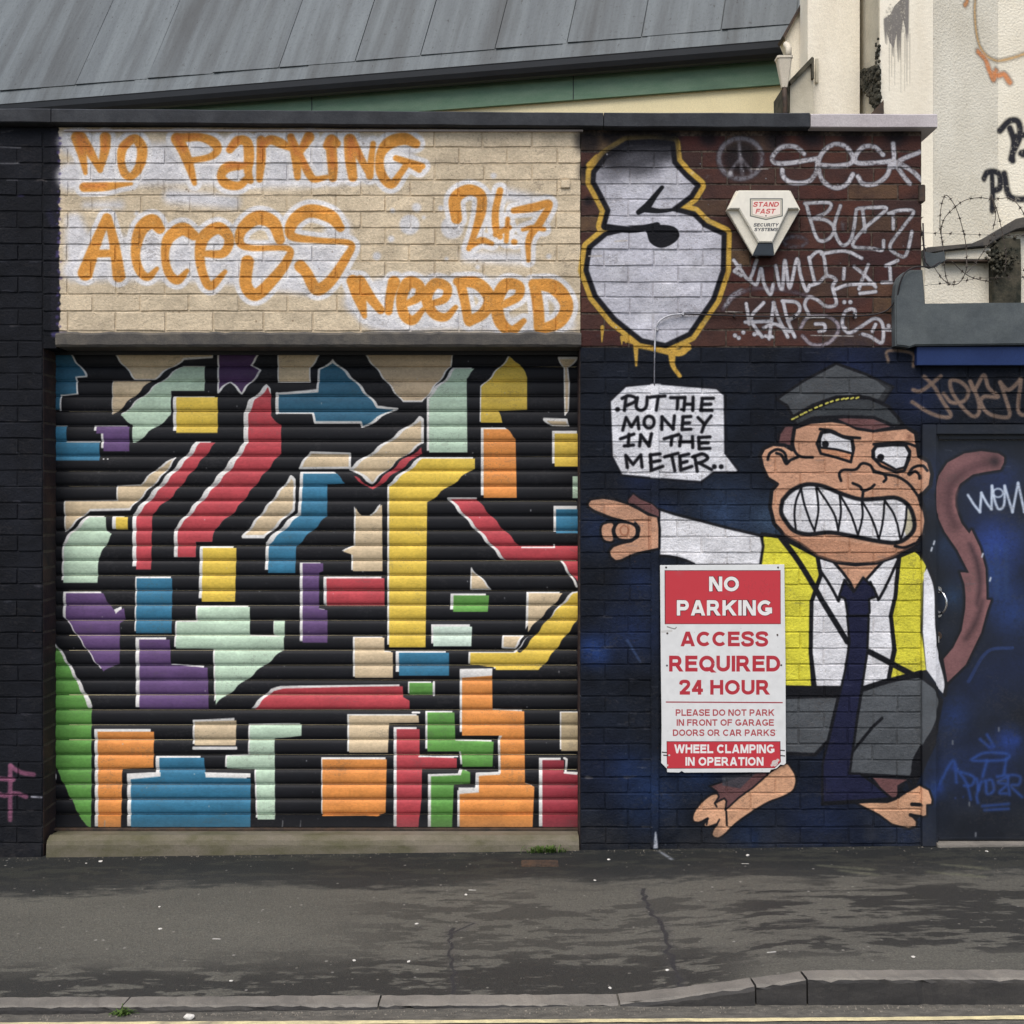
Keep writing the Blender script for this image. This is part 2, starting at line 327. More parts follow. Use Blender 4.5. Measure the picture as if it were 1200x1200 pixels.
    for s_ in T1: W.stroke(s_, 1, (220, 150, 66), grow=1.5, soft=3.5, fade=.1)
    for s_ in T1:
        for p in s_:
            if random.random() < .5: W.blob(p[0]+random.uniform(-6, 6), p[1]+random.uniform(-6, 6), p[2]*.6, (234, 182, 106), .6, .5)
    for s_ in T1[:18]: W.stroke([(p[0], p[1]-4, p[2]*.5) for p in s_[:2]], 1, (196, 106, 58), soft=16, op=.55)
    W.stroke([(66, 388), (80, 388)], 3, (72, 62, 120), soft=6, op=.6)
    T(0, 0, 1)
    for y in range(160, 400, 7): W.dot(69+random.uniform(-2, 2), y+random.uniform(-3, 3), random.uniform(.8, 2.4), (76, 66, 118), soft=3, op=.7)
    W.stroke([(62, 392), (76, 391)], 2.5, (92, 86, 150), soft=6, op=.7)
    W.stroke([(58, 250), (62, 262)], 4, (34, 34, 60), soft=10, op=.5)
    for _ in range(46): W.dot(random.uniform(80, 670), random.uniform(168, 386), random.uniform(.5, 1.1), (90, 70, 50), op=.6)
    W.stroke([(0, 172), (24, 173)], .8, (120, 120, 126), op=.7, fade=.5); W.stroke([(0, 191), (22, 191)], .9, (140, 140, 146), op=.8, fade=.5); W.stroke([(8, 211), (20, 211)], .8, (110, 110, 116), op=.7, fade=.4)
    # pink tag on the pier
    T(0, 780, 5.45)
    W.lines([[(65, 985), (65, 870), (68, 640)], [(68, 640), (130, 680), (215, 695)], [(-60, 715), (0, 722), (85, 728)], [(-40, 790), (20, 830), (100, 815), (165, 838)]], 15, (142, 84, 112), soft=5, fade=.2, op=.85)
    W.stroke([(200, 838), (265, 842)], 6, (150, 150, 160), fade=.6)
    T(0, 0, 1); W.lines([[(-60, 890), (-40, 940), (-20, 900)]], 3, (142, 84, 112), soft=5, fade=.2, op=.85)
    # dark smears at top of bare wall
    for x, y, q in ((690, 165, 30), (720, 160, 26), (690, 200, 22), (690, 235, 12), (870, 185, 44), (830, 160, 22), (910, 162, 26), (760, 160, 30), (1000, 158, 30), (950, 158, 30), (1050, 158, 26)):
        W.stroke([(x, y, q*.5)], 1, (24, 23, 27), smooth=False, soft=q*1.2, op=.86, fade=.25)
    # the silver S
    T(680, 130, 3)
    out = [(325,115),(332,180),(372,225),(415,262),(392,300),(332,345),(400,362),(440,402),(506,432),(503,560),(470,660),(385,785),(300,825),(215,808),(120,732),(52,650),(20,560),(32,480),(90,432),(160,415),(82,405),(97,350),(72,300),(45,250),(47,215),(90,160),(165,112),(250,108)]
    W.stroke(np.vstack([out, out[:1]]), 28, (200, 160, 66), smooth=False, soft=5, fade=.22)
    W.poly([(170, 400), (60, 420), (60, 405), (90, 380)], (204, 160, 66))
    for l in ([(195, 820, 10), (197, 895, 4)], [(322, 850, 14), (326, 895, 9), (350, 932, 7)], [(78, 760, 8), (76, 812, 3)], [(145, 795, 6), (146, 820, 3)], [(160, 800, 7), (160, 815, 3)], [(378, 830, 14), (330, 850, 12), (150, 800, 10)], [(60, 165, 14), (30, 190, 10)]): W.stroke(l, 1, (200, 158, 66), soft=3)
    W.poly(out, (190, 190, 200), smooth=False)
    for k in range(90): W.blob(random.uniform(60, 470), random.uniform(130, 800), random.uniform(5, 20), random.choice(((226, 226, 232), (140, 138, 146))), .5, .7)
    for x, y, q in ((300, 480, 60), (140, 560, 70), (300, 620, 70), (240, 720, 60), (400, 560, 60), (200, 250, 50), (330, 250, 50)): W.blob(x, y, q*1.3, (206, 206, 212), .75, .5)
    for L_, rr, oo in (([(120, 150), (200, 125), (300, 120)], 22, .9), ([(90, 180), (160, 190), (240, 170), (310, 150)], 20, .6), ([(60, 240), (120, 230)], 14, .35), ([(200, 215), (260, 200)], 12, .4)):
        W.stroke(L_, rr*1.5, (32, 32, 37), soft=50, op=min(1, oo*1.2), fade=.22)
    for k in range(40): W.blob(random.uniform(60, 470), random.uniform(230, 800), random.uniform(8, 26), random.choice(((120, 118, 124), (190, 190, 198), (140, 138, 144))), .35, .5)
    W.stroke(np.vstack([out, out[:1]]), 9, (24, 24, 30), smooth=False, soft=3, fade=.05)
    W.stroke([(90, 90), (160, 75), (250, 72), (330, 85)], 20, (24, 24, 28), soft=30, op=.95, fade=.15); W.stroke([(86, 408), (180, 418), (270, 402)], 11, BLK); W.poly([(165,404),(310,402),(348,430),(332,462),(285,482),(245,462),(225,415)], BLK, smooth=True)
    W.stroke([(288,268,7),(262,300,9),(235,335,13),(205,356,9)], 1, BLK); W.stroke([(230,345,12),(280,352,8),(340,345,5)], 1, BLK)
    # faded tags
    T(830, 150, 4.615); c = (150, 148, 154)
    W.dot(175, 160, 100, (24, 24, 28), soft=40, op=.85); W.ring(175, 165, 118, 110, 15, (132, 130, 138), fade=.6, soft=9, op=.85); W.lines([[(165, 60), (172, 150), (185, 250)], [(175, 165), (115, 240)], [(178, 165), (235, 235)]], 9, (128, 126, 134), fade=.7, soft=8, op=.8); W.dot(120, 245, 14, (170, 168, 172), soft=8)
    W.lines([[(520,140),(470,102),(400,104),(350,150),(358,186),(430,190),(590,165)],[(590,180),(585,235),(540,290),(450,295),(405,262),(400,225)],
      [(600,200),(690,205),(770,190),(780,150),(740,98),(680,88),(620,130),(595,200),(620,285),(690,325),(750,302),(782,250)],
      [(945,145),(900,102),(840,102),(798,150),(805,188),(900,188),(985,180)],[(985,180),(970,250),(910,300),(840,302),(810,262)],
      [(1000,85),(1005,150),(1000,210)],[(1145,130),(1070,160),(1010,190)],[(1010,190),(1050,250),(1090,300)],[(1040,195),(1100,230),(1155,282)]], 14, (192, 190, 196), fade=.5, soft=6)
    W.lines([[(522,408),(655,405),(645,452),(565,490)],[(530,415),(560,520),(595,605),(650,600),(682,545),(640,500),(570,490)],[(715,420),(682,540),(722,632),(775,595),(802,440)],
      [(812,435),(900,430),(962,440),(840,548),(782,636),(880,650),(940,660),(948,610)],[(835,440),(848,560)],[(975,462),(1040,445),(1110,455),(1050,540),(982,640),(1035,690),(1072,682),(1102,560)],[(1000,470),(1000,545)]], 11, (176, 175, 180), fade=.5, soft=5)
    W.ring(470, 615, 62, 28, 11, (120, 118, 128), fade=.8, soft=9, op=.7); W.dot(730, 520, 12, (110, 106, 112), fade=.8, soft=10, op=.6); W.stroke([(725, 510), (730, 550)], 10, (110, 106, 112), fade=.9, soft=8, op=.6)
    W.stroke([(80, 980), (120, 925), (240, 870), (400, 875), (560, 915)], 12, (108, 92, 100), fade=.7, soft=9, op=.8); W.stroke([(95, 960), (130, 910), (180, 880)], 14, (150, 148, 156), fade=.8, soft=9)
    W.lines([[(138,715),(175,765),(222,818),(262,715)],[(140,775),(178,798)],[(145,770),(175,745)],[(222,820),(262,845),(285,760),(300,835),(335,900),(352,845)],[(365,745),(385,850),(402,860),(415,715),(440,865),(480,708),(500,800),(530,880),(548,850)],
      [(548,705),(590,668),(622,685),(640,800)],[(545,700),(575,835)],[(612,680),(740,665),(830,705)],[(560,850),(600,835),(640,800),(690,820),(672,860),(692,950),(640,965),(590,930),(545,915),(522,955),(545,1010)],
      [(735,760),(732,815)],[(790,750),(850,800),(905,860)],[(865,740),(840,800),(815,870)],[(820,895),(905,885)],[(680,875),(760,848),(900,842)],[(960,745),(1025,716)],[(982,745),(986,820)],[(940,836),(992,834)],
      [(205,950),(215,1010),(222,1060)],[(300,945),(232,1030),(292,1130)],[(355,945),(345,1020),(330,1140)],[(352,945),(385,1040),(430,1130)],[(300,1080),(360,1060),(440,1100)],[(405,940),(430,1040),(468,1130)],[(400,935),(480,945),(492,995),(430,1045)],[(310,1125),(350,1130)],
      [(600,1100),(630,1092),(625,1062),(580,1060)],[(795,1020),(788,982),(742,992),(725,1060),(760,1108),(830,1072),(900,1030),(942,1062),(940,1160),(880,1130),(835,1115)],[(905,1062),(888,1100)],[(200,1050),(330,1045)],[(960,1090),(990,1092)]], 11, (190, 188, 194), fade=.4, soft=5)
    W.stroke([(500,1080),(540,1025),(640,1018),(700,1060),(695,1115),(640,1168),(560,1170),(510,1125)], 11, (150, 140, 148), fade=.5, soft=6)
    for x, y in ((145,1122),(190,1105),(735,942),(768,942),(165,1135),(270,1110),(250,1115),(975,1070),(740,1085)): W.dot(x, y, 13, (190, 188, 194), soft=5, fade=.3)
    W.lines([[(530, 1022), (625, 1022)]], 7, (206, 206, 210), fade=.2)
    T(0, 0, 1)
    for _ in range(30): W.dot(random.uniform(685, 1075), random.uniform(170, 400), random.uniform(.4, 1.1), (196, 194, 198), op=.8)
    for l in ([(720, 283), (735, 282)], [(850, 365), (870, 366)], [(690, 300), (705, 300)], [(880, 198), (900, 198)], [(950, 393), (1000, 394)]): W.stroke(l, .7, (190, 180, 170), fade=.5)
    # speech bubble
    T(670, 420, 5.217)
    b = [(232,260),(330,168),(505,152),(885,182),(935,222),(940,580),(1020,685),(1010,697),(870,697),(790,757),(515,735),(305,715),(245,600)]
    W.poly(b, (219, 220, 226)); W.stroke(b+b[:1], 7, (20, 22, 30), smooth=False, soft=3)
    W.poly([(480, 155), (545, 155), (545, 735), (480, 732)], (228, 228, 232), op=.5)  # highlight painted on where the trunking crosses the bubble
    W.lines([[(332,235),(322,318)],[(308,245),(345,228),(388,240),(385,265),(332,290)],[(402,240),(395,298),(425,318),(455,295),(462,236)],[(478,238),(570,230)],[(527,236),(515,318)],[(605,240),(680,240)],[(648,242),(645,308)],
      [(692,238),(685,318)],[(742,238),(740,318)],[(690,280),(740,280)],[(798,245),(790,318)],[(798,245),(866,244)],[(795,282),(850,280)],[(790,318),(858,318)],
      [(550,435),(552,358)],[(552,358),(620,432)],[(620,432),(628,352)],[(680,358),(675,435)],[(680,358),(728,355)],[(678,396),(720,394)],[(675,435),(728,433)],[(772,362),(812,402)],[(852,352),(812,405),(795,450)],
      [(350,465),(345,535)],[(298,492),(380,463)],[(322,535),(378,530)],[(415,535),(422,468)],[(422,468),(472,535)],[(472,535),(486,462)],[(565,492),(655,465)],[(612,478),(608,530)],[(667,478),(660,535)],[(738,478),(740,545)],[(660,510),(738,510)],
      [(776,484),(780,552)],[(776,484),(845,480)],[(780,518),(835,516)],[(780,552),(845,550)],
      [(480,590),(486,685)],[(480,592),(540,584)],[(480,636),(540,625)],[(486,685),(556,660)],[(568,602),(650,580)],[(612,594),(630,686)],[(662,600),(667,680)],[(660,597),(715,585)],[(665,640),(705,630)],[(668,682),(735,660)],[(752,598),(768,690)],[(740,602),(800,584),(832,608),(800,632),(760,642)],[(780,640),(855,680)]], 10, (20, 20, 26), soft=3)
    W.stroke([(312,438),(332,362),(365,418),(402,360),(410,430)], 10, (20,20,26), smooth=False, soft=3); W.stroke([(340,667),(330,592),(375,648),(422,590),(430,665)], 10, (20,20,26), smooth=False, soft=3)
    W.ring(472, 390, 30, 36, 10, (20, 20, 26), soft=3)
    for x, y, q in ((280, 312, 15), (670, 312, 8), (872, 662, 15), (914, 662, 15)): W.dot(x, y, q, (20, 20, 26), soft=3)
    # ---- the monkey warden, body first
    SK = (200, 150, 120); FUR = (106, 72, 72); GR = (82, 86, 90); TIE = (30, 33, 60); YEL = (222, 214, 62); SH = (222, 222, 226)
    T(800, 880, 4)
    foot = [(480,58),(512,82),(533,130),(520,185),(470,215),(400,242),(320,290),(250,340),(200,390),(165,410),(138,398),(142,370),(160,345),(135,352),(110,357),(98,345),(118,316),(80,335),(50,330),(47,300),(70,260),(110,220),(150,200),(230,200),(300,180),(400,105)]
    W.poly(foot, (212, 160, 124), smooth=True, line=BLK, lw=5)
    W.lines([[(118,316),(112,345)],[(160,345),(172,322)],[(205,285),(208,350)],[(150,245),(160,262)]], 4, BLK)
    W.poly([(392,96),(300,106),(180,148),(125,165),(160,190),(170,215),(150,245),(195,222),(205,235),(200,278),(260,222),(330,172),(398,112)], FUR, line=BLK, lw=4)
    W.poly([(795,237),(960,240),(1000,225),(1030,205),(1110,158),(1150,178),(1166,225),(1163,248),(1140,250),(1140,300),(1120,306),(1070,298),(1098,330),(1096,355),(1060,366),(980,345),(920,300),(850,265)], (212, 160, 124), smooth=False, line=BLK, lw=5)
    W.poly([(885,122),(1065,132),(1010,165),(1012,215),(970,228),(930,180)], FUR, line=BLK, lw=4)
    W.lines([[(1035,160),(1015,180),(1030,195),(1010,215)],[(1060,150),(1070,175)],[(1075,250),(1110,252)],[(1068,300),(1098,310)]], 9, BLK)
    T(780, 700, 2.857)
    W.poly([(395,335),(580,330),(545,480),(500,527),(395,522)], GR, line=BLK, lw=6); W.poly([(655,310),(760,275),(850,262),(900,300),(930,350),(910,420),(870,480),(822,604),(612,592),(640,400)], GR, line=BLK, lw=7)
    W.stroke([(600,550),(680,450),(725,405)], 5, BLK); W.stroke([(930,350,9),(900,450,16),(850,545,22),(838,600,14),(832,625,8)], 1, BLK)
    W.poly([(190, 598), (300, 590), (250, 640), (190, 630)], (62, 66, 74), op=.8)
    T(0, 0, 1)
    W.poly([(893,626),(914,629),(958,652),(962,674),(952,702),(950,765),(953,806),(915,805),(900,700),(890,662)], YEL, line=BLK, lw=2.2)
    W.poly([(1054,652),(1073,644),(1079,650),(1086,663),(1082,684),(1081,740),(1086,786),(1041,797),(1049,762),(1044,721),(1048,690)], YEL, line=BLK, lw=2.2)
    W.poly([(1081,672),(1086,663),(1094,688),(1096,735),(1104,770),(1111,800),(1109,815),(1097,802),(1084,784),(1080,740)], SH); W.stroke([(1086,663),(1095,690),(1097,738),(1105,772),(1112,800),(1110,816)], 2.2, BLK)
    W.poly([(958,652),(1054,652),(1049,700),(1044,721),(1048,760),(1041,797),(1012,806),(955,806),(950,765),(951,705),(962,674)], SH, line=BLK, lw=2.4)
    W.poly([(898, 802), (955, 806), (1012, 808), (1010, 818), (900, 818)], BLK)
    W.stroke([(1010, 808), (1045, 797), (1080, 790)], 3, BLK)
    W.stroke([(915,630),(934,655),(952,684),(966,708),(993,752)], 3.2, BLK); W.stroke([(993,752),(1021,765),(1070,791)], 3.4, BLK)
    T(870, 410, 3.636)
    W.poly([(385,900),(600,900),(545,960),(505,1005),(480,1035),(458,990),(425,945)], SK, line=BLK, lw=6)
    W.lines([[(325,930),(372,1000),(410,1070)],[(410,1070),(440,985)],[(670,880),(620,990),(580,1065)],[(580,1065),(545,990)]], 6, BLK)
    W.poly([(435,980),(475,1032),(515,970),(560,1015),(572,1050),(540,1062),(542,1120),(522,1142),(450,1142),(438,1060),(412,1050)], TIE, line=BLK, lw=5)
    T(780, 700, 2.857)
    W.poly([(608,62),(680,62),(676,180),(642,400),(616,590),(650,590),(700,625),(755,672),(700,678),(640,682),(525,692),(525,560),(560,420),(600,250),(616,150)], TIE, line=BLK, lw=4)
    W.stroke([(525,690),(640,684),(755,676)], 7, BLK)
    # arm and pointing hand
    T(680, 560, 5)
    arm = [(468,185),(560,215),(700,250),(850,290),(1000,325),(1060,340),(1072,400),(1055,512),(660,512),(600,482),(520,462),(468,455)]
    W.poly(arm, SH); W.stroke(arm[:9], 8, BLK, smooth=False, soft=3); W.stroke([(468,458),(530,462),(600,478),(665,505)], 9, BLK)
    hand = [(40,150),(60,125),(130,115),(200,125),(280,150),(340,180),(400,215),(455,225),(465,300),(463,415),(420,425),(350,440),(300,455),(240,485),(205,490),(175,465),(165,430),(190,400),(240,382),(300,370),(338,345),(342,300),(320,275),(240,250),(180,235),(130,215),(80,195),(45,170)]
    W.poly(hand, SK, line=BLK, lw=8)
    W.poly([(118,315),(130,272),(180,258),(200,275),(190,310),(200,360),(180,378),(135,365)], SK, smooth=True, line=BLK, lw=7)
    W.poly([(200,300),(225,262),(290,265),(327,290),(327,340),(290,364),(230,360),(205,335)], SK, smooth=True, line=BLK, lw=7); W.ring(258, 308, 24, 28, 4, (170, 112, 84)); W.stroke([(400,228),(402,420)], 3, (160, 105, 80))
    W.stroke([(322,265),(345,300),(325,345)], 8, BLK)
    W.poly([(275,130),(310,90),(350,120),(420,150),(465,190),(466,235),(400,208),(330,168),(310,155),(280,152)], FUR, line=BLK, lw=4)
    # hat, head
    T(870, 410, 3.636)
    W.poly([(225,320),(180,322),(156,358),(148,405),(215,412),(218,350)], FUR, line=BLK, lw=6)
    head = [(222,332),(290,308),(380,300),(440,310),(490,335),(560,345),(640,335),(700,330),(738,355),(745,400),(752,452),(788,478),(803,530),(795,580),(768,610),(752,625),(772,690),(778,730),(768,790),(740,830),(690,858),(640,885),(570,908),(480,915),(400,905),(320,880),(250,830),(180,790),(135,740),(118,670),(125,600),(148,572),(108,548),(85,500),(75,450),(90,420),(130,402),(180,406),(212,425),(214,380)]
    W.poly(head, SK, line=BLK, lw=8)
    W.blob(590, 370, 60, (170, 112, 84), .35); W.blob(710, 370, 26, (110, 70, 55), .8)
    W.poly([(140,700),(180,790),(250,830),(320,880),(400,905),(570,908),(640,885),(740,830),(700,830),(640,845),(500,825),(380,808),(240,800)], (176, 122, 92), op=.45)
    W.poly([(395,292),(480,280),(560,283),(645,328),(560,345),(480,332),(430,310)], FUR, line=BLK, lw=4)
    W.poly([(145,210),(260,132),(400,58),(530,105),(642,158),(600,224),(520,200),(400,200),(300,235),(215,285),(190,238)], (76, 80, 84), line=BLK, lw=6)
    W.poly([(560,120),(642,158),(600,224),(575,215),(610,165)], (40, 42, 46), op=.8)
    W.poly([(212,296),(300,242),(420,202),(540,205),(620,240),(665,290),(688,325),(640,322),(560,288),(430,284),(300,290),(235,322)], (58, 62, 66), line=BLK, lw=7)
    W.stroke([(212,296),(300,250),(400,212),(500,200)], 11, (18, 18, 22))
    for k in np.linspace(0, 1, 14):
        q = crom([(216,294),(300,252),(400,214),(490,204)], n=20); i = int(k*(len(q)-1)); W.stroke([q[i]-(5, -2), q[i]+(5, -2)], 4, (214, 206, 90), smooth=False)
    # ears and face lines
    W.lines([[(108,468),(118,440),(150,424),(180,440),(190,480)],[(145,440),(168,450),(186,485),(205,470),(240,455)],[(708,530),(728,502),(762,494),(782,515)],[(712,532),(735,518),(752,530),(755,548)],
      [(214,400),(225,435),(250,455),(300,458)],[(330,338),(380,345),(430,368),(500,376)],[(420,558),(413,530),(430,512),(482,510),(510,484),(545,492),(562,515),(600,528),(612,548),(602,562)],[(470,568),(500,582),(515,600),(545,590),(562,575)],[(515,600),(512,625)],
      [(560,520),(610,530),(660,540),(710,572),(748,622)],[(560,402),(640,396),(700,398),(742,412)],[(650,836),(690,842),(735,825)]], 6, BLK)
    e1 = [(335,352),(375,346),(430,370),(468,380),(476,420),(462,478),(400,458),(335,442),(318,400)]
    W.poly(e1, (196, 138, 104), line=BLK, lw=6); W.poly([(340,354),(375,350),(430,373),(466,383),(472,442),(400,424),(332,416),(330,380)], SH, line=BLK, lw=5); W.dot(354, 402, 15, BLK)
    e2 = [(570,408),(640,402),(695,404),(714,432),(712,462),(690,515),(655,522),(590,494),(556,458),(555,430)]
    W.poly(e2, (196, 138, 104), line=BLK, lw=6); W.poly([(572,412),(640,406),(694,408),(712,440),(692,500),(655,510),(600,480),(562,462),(560,430)], SH, line=BLK, lw=5); W.dot(590, 458, 15, BLK)
    mouth = [(172,640),(210,600),(270,574),(340,580),(420,612),(500,636),(580,634),(650,630),(700,655),(726,700),(732,760),(700,802),(650,822),(560,812),(460,792),(370,778),(280,786),(220,770),(185,730),(165,690)]
    W.poly(mouth, SH, smooth=True); W.poly([(700,660),(722,700),(728,760),(704,796),(690,760),(698,700)], (170, 160, 120), op=.7, smooth=True)
    W.stroke(mouth+mouth[:1], 9, BLK, soft=3)
    W.lines([[(252,588),(230,640),(222,700),(228,768)],[(250,588),(262,650),(285,720),(308,772)],[(308,772),(324,680),(314,580)],[(314,580),(362,650),(395,710),(408,770)],[(408,770),(420,690),(414,615)],[(414,615),(462,700),(492,790)],[(492,790),(512,710),(508,640)],[(508,640),(552,720),(582,808)],[(582,808),(600,720),(606,640)],[(606,640),(650,710),(675,812)],[(675,812),(694,740),(700,670)]], 4.5, BLK)
    # tail on the door
    tail = [(600,250),(602,212),(560,185),(440,168),(320,185),(200,250),(120,370),(98,480),(115,600),(180,740),(270,870),(352,1030),(290,1025),(320,1110),(328,1200),(326,1280),(300,1440),(240,1560),(172,1640),(200,1806),(330,1680),(440,1450),(480,1300),(508,1222),(476,1220),(476,1160),(470,1000),(430,850),(370,725),(355,752),(300,680),(255,560),(255,470),(290,400),(380,335),(480,315),(575,300)]
    T(1080, 500, 6)
    W.stroke(tail+tail[:1], 16, (14, 15, 20), smooth=False, soft=8); W.poly(tail, (124, 84, 84))
    W.stroke([(540,240,30),(430,270,18),(300,330,20),(215,440,24),(210,580,20),(250,700,10)], 1, (64, 40, 44), soft=40, op=.8)
    W.dot(535, 245, 24, (38, 28, 32), soft=24, op=.8); W.stroke([(360,830,8),(410,960,14),(430,1120,12),(410,1250,8)], 1, (44, 30, 36), soft=22, op=.85); W.stroke([(450,1230,8),(400,1380,16),(330,1500,8)], 1, (50, 34, 38), soft=22, op=.8)
    W.stroke([(265,440),(250,520),(262,600)], 10, (140, 94, 92), soft=12, op=.7)
    W.lines([[(345,480),(390,550),(430,600)],[(430,600),(440,465)],[(440,465),(480,540),(512,580)],[(512,580),(515,415)],[(515,415),(530,500),(560,578),(600,550),(605,415)],[(605,415),(660,600)],[(660,600),(700,395)],[(700,395),(745,600)],[(745,600),(790,400)]], 9, (186, 198, 216), soft=4, fade=.15); W.ring(558, 465, 34, 30, 6, (186, 198, 216), soft=4)
    for x, y in ((75, 815), (445, 905), (500, 1075), (58, 860)): W.stroke([(x, y+12), (x+6, y-10)], 6, (190, 196, 204), soft=3)
    T(1080, 680, 3.75)
    W.lines([[(80,920),(150,800),(165,895)],[(170,840),(210,900),(228,970)],[(185,850),(240,870),(235,905),(200,910)],[(255,880),(262,930)],[(275,890),(255,950),(260,985)],[(295,890),(300,945),(330,930),(320,885),(290,890)],[(345,870),(390,865),(350,895),(385,905),(355,940),(385,945)],[(400,950),(395,870),(445,870),(440,905),(405,910),(455,960)],
       [(230,795),(290,765),(390,770),(380,795),(280,800),(235,798)],[(300,800),(280,870)],[(385,790),(375,860)],[(280,1000),(395,990)],[(290,1018),(395,1012)],[(270,705),(310,740)],[(300,685),(330,735)]], 6, (38, 70, 142), soft=9, op=.8, fade=.35)
    for x, y, q in ((155, 830, 26), (430, 710, 36), (90, 920, 36), (160, 965, 10), (195, 960, 10), (320, 740, 26)): W.blob(x, y, q, (32, 58, 130), .9)
    for x, y in ((352, 660), (148, 718), (222, 990), (250, 1125)): W.stroke([(x, y-6), (x, y+8)], 4, (120, 122, 126), soft=3, op=.7)
    # brown tag over the door
    T(1050, 400, 4.613)
    W.lines([[(92,262),(130,270),(180,238),(242,188)],[(152,190),(205,245),(250,320),(296,398),(258,410),(180,385),(88,328)],[(258,282),(300,330),(368,322),(392,268),(350,220),(296,212),(302,270),(350,345),(415,405),(450,380),(440,300),(402,218)],
      [(402,218),(424,262),(475,182),(500,250),(552,300),(480,298),(460,330),(500,390),(590,412),(615,388),(590,300),(562,222)],[(562,222),(610,262),(675,205)],[(675,205),(665,385),(760,385)]], 11, (128, 106, 92), soft=5, fade=.25, op=.9)
    T(870, 410, 3.636)
    W.lines([[(728,70),(722,15),(620,5),(622,50)]], 7, (110, 92, 80), soft=5, fade=.4)
    T(0, 0, 1)
    yy = np.arange(W.h)/W.res+W.y0; d = (sstep(930, 1000, yy)[:, None]*sstep(.35, .7, W.n2)*.45)[..., None]; W.a[..., :3] = W.a[..., :3]*(1-d)+np.array((62, 58, 54))/255*d
    # bottom splashes of the conduit and wall foot grime
    W.stroke([(768, 975, 1), (768, 996, 3)], 1, (170, 175, 185), fade=.7, soft=3)
    for _ in range(160): W.dot(random.uniform(-100, 1180), random.uniform(410, 1000), random.uniform(.3, .9), (120, 122, 128), op=.55)
    cyl = [153.3+18.97*k for k in range(46)]
    for _ in range(170):
        left = random.random() < .35; x = random.uniform(-100, 48) if left else random.uniform(684, 1076)
        y = random.choice(cyl)+random.uniform(-2, 2) if left else random.choice([425, 443, 461.2, 480.4, 499, 518.1, 536, 554.2, 573.9, 592, 610.3, 629.3, 685, 704, 722, 741, 760, 779, 797, 816, 835, 854, 872, 891, 911, 929, 948, 969, 989])+random.uniform(-1.5, 1.5)
        if not left and (885 < x and 440 < y < 985 or 775 < x < 925 and y > 590 or x < 900 and 440 < y < 660): continue
        W.stroke([(x, y, .9), (x+random.uniform(2, 7), y+random.uniform(-1, 1), random.uniform(.6, 2)), (x+random.uniform(8, 16), y+random.uniform(-1, 1), .5)], 1, random.choice(((72, 72, 80), (48, 50, 58), (92, 88, 88), (12, 13, 17))), op=random.uniform(.35, .8), fade=.7)
    for _ in range(60):
        x, y = random.uniform(690, 1180), random.uniform(410, 990); W.stroke([(x, y), (x+random.uniform(3, 14), y+random.uniform(-1, 1))], .6, (96, 98, 106), op=.35, fade=.5)
wall_paint(); W.age(2, .22, .25)

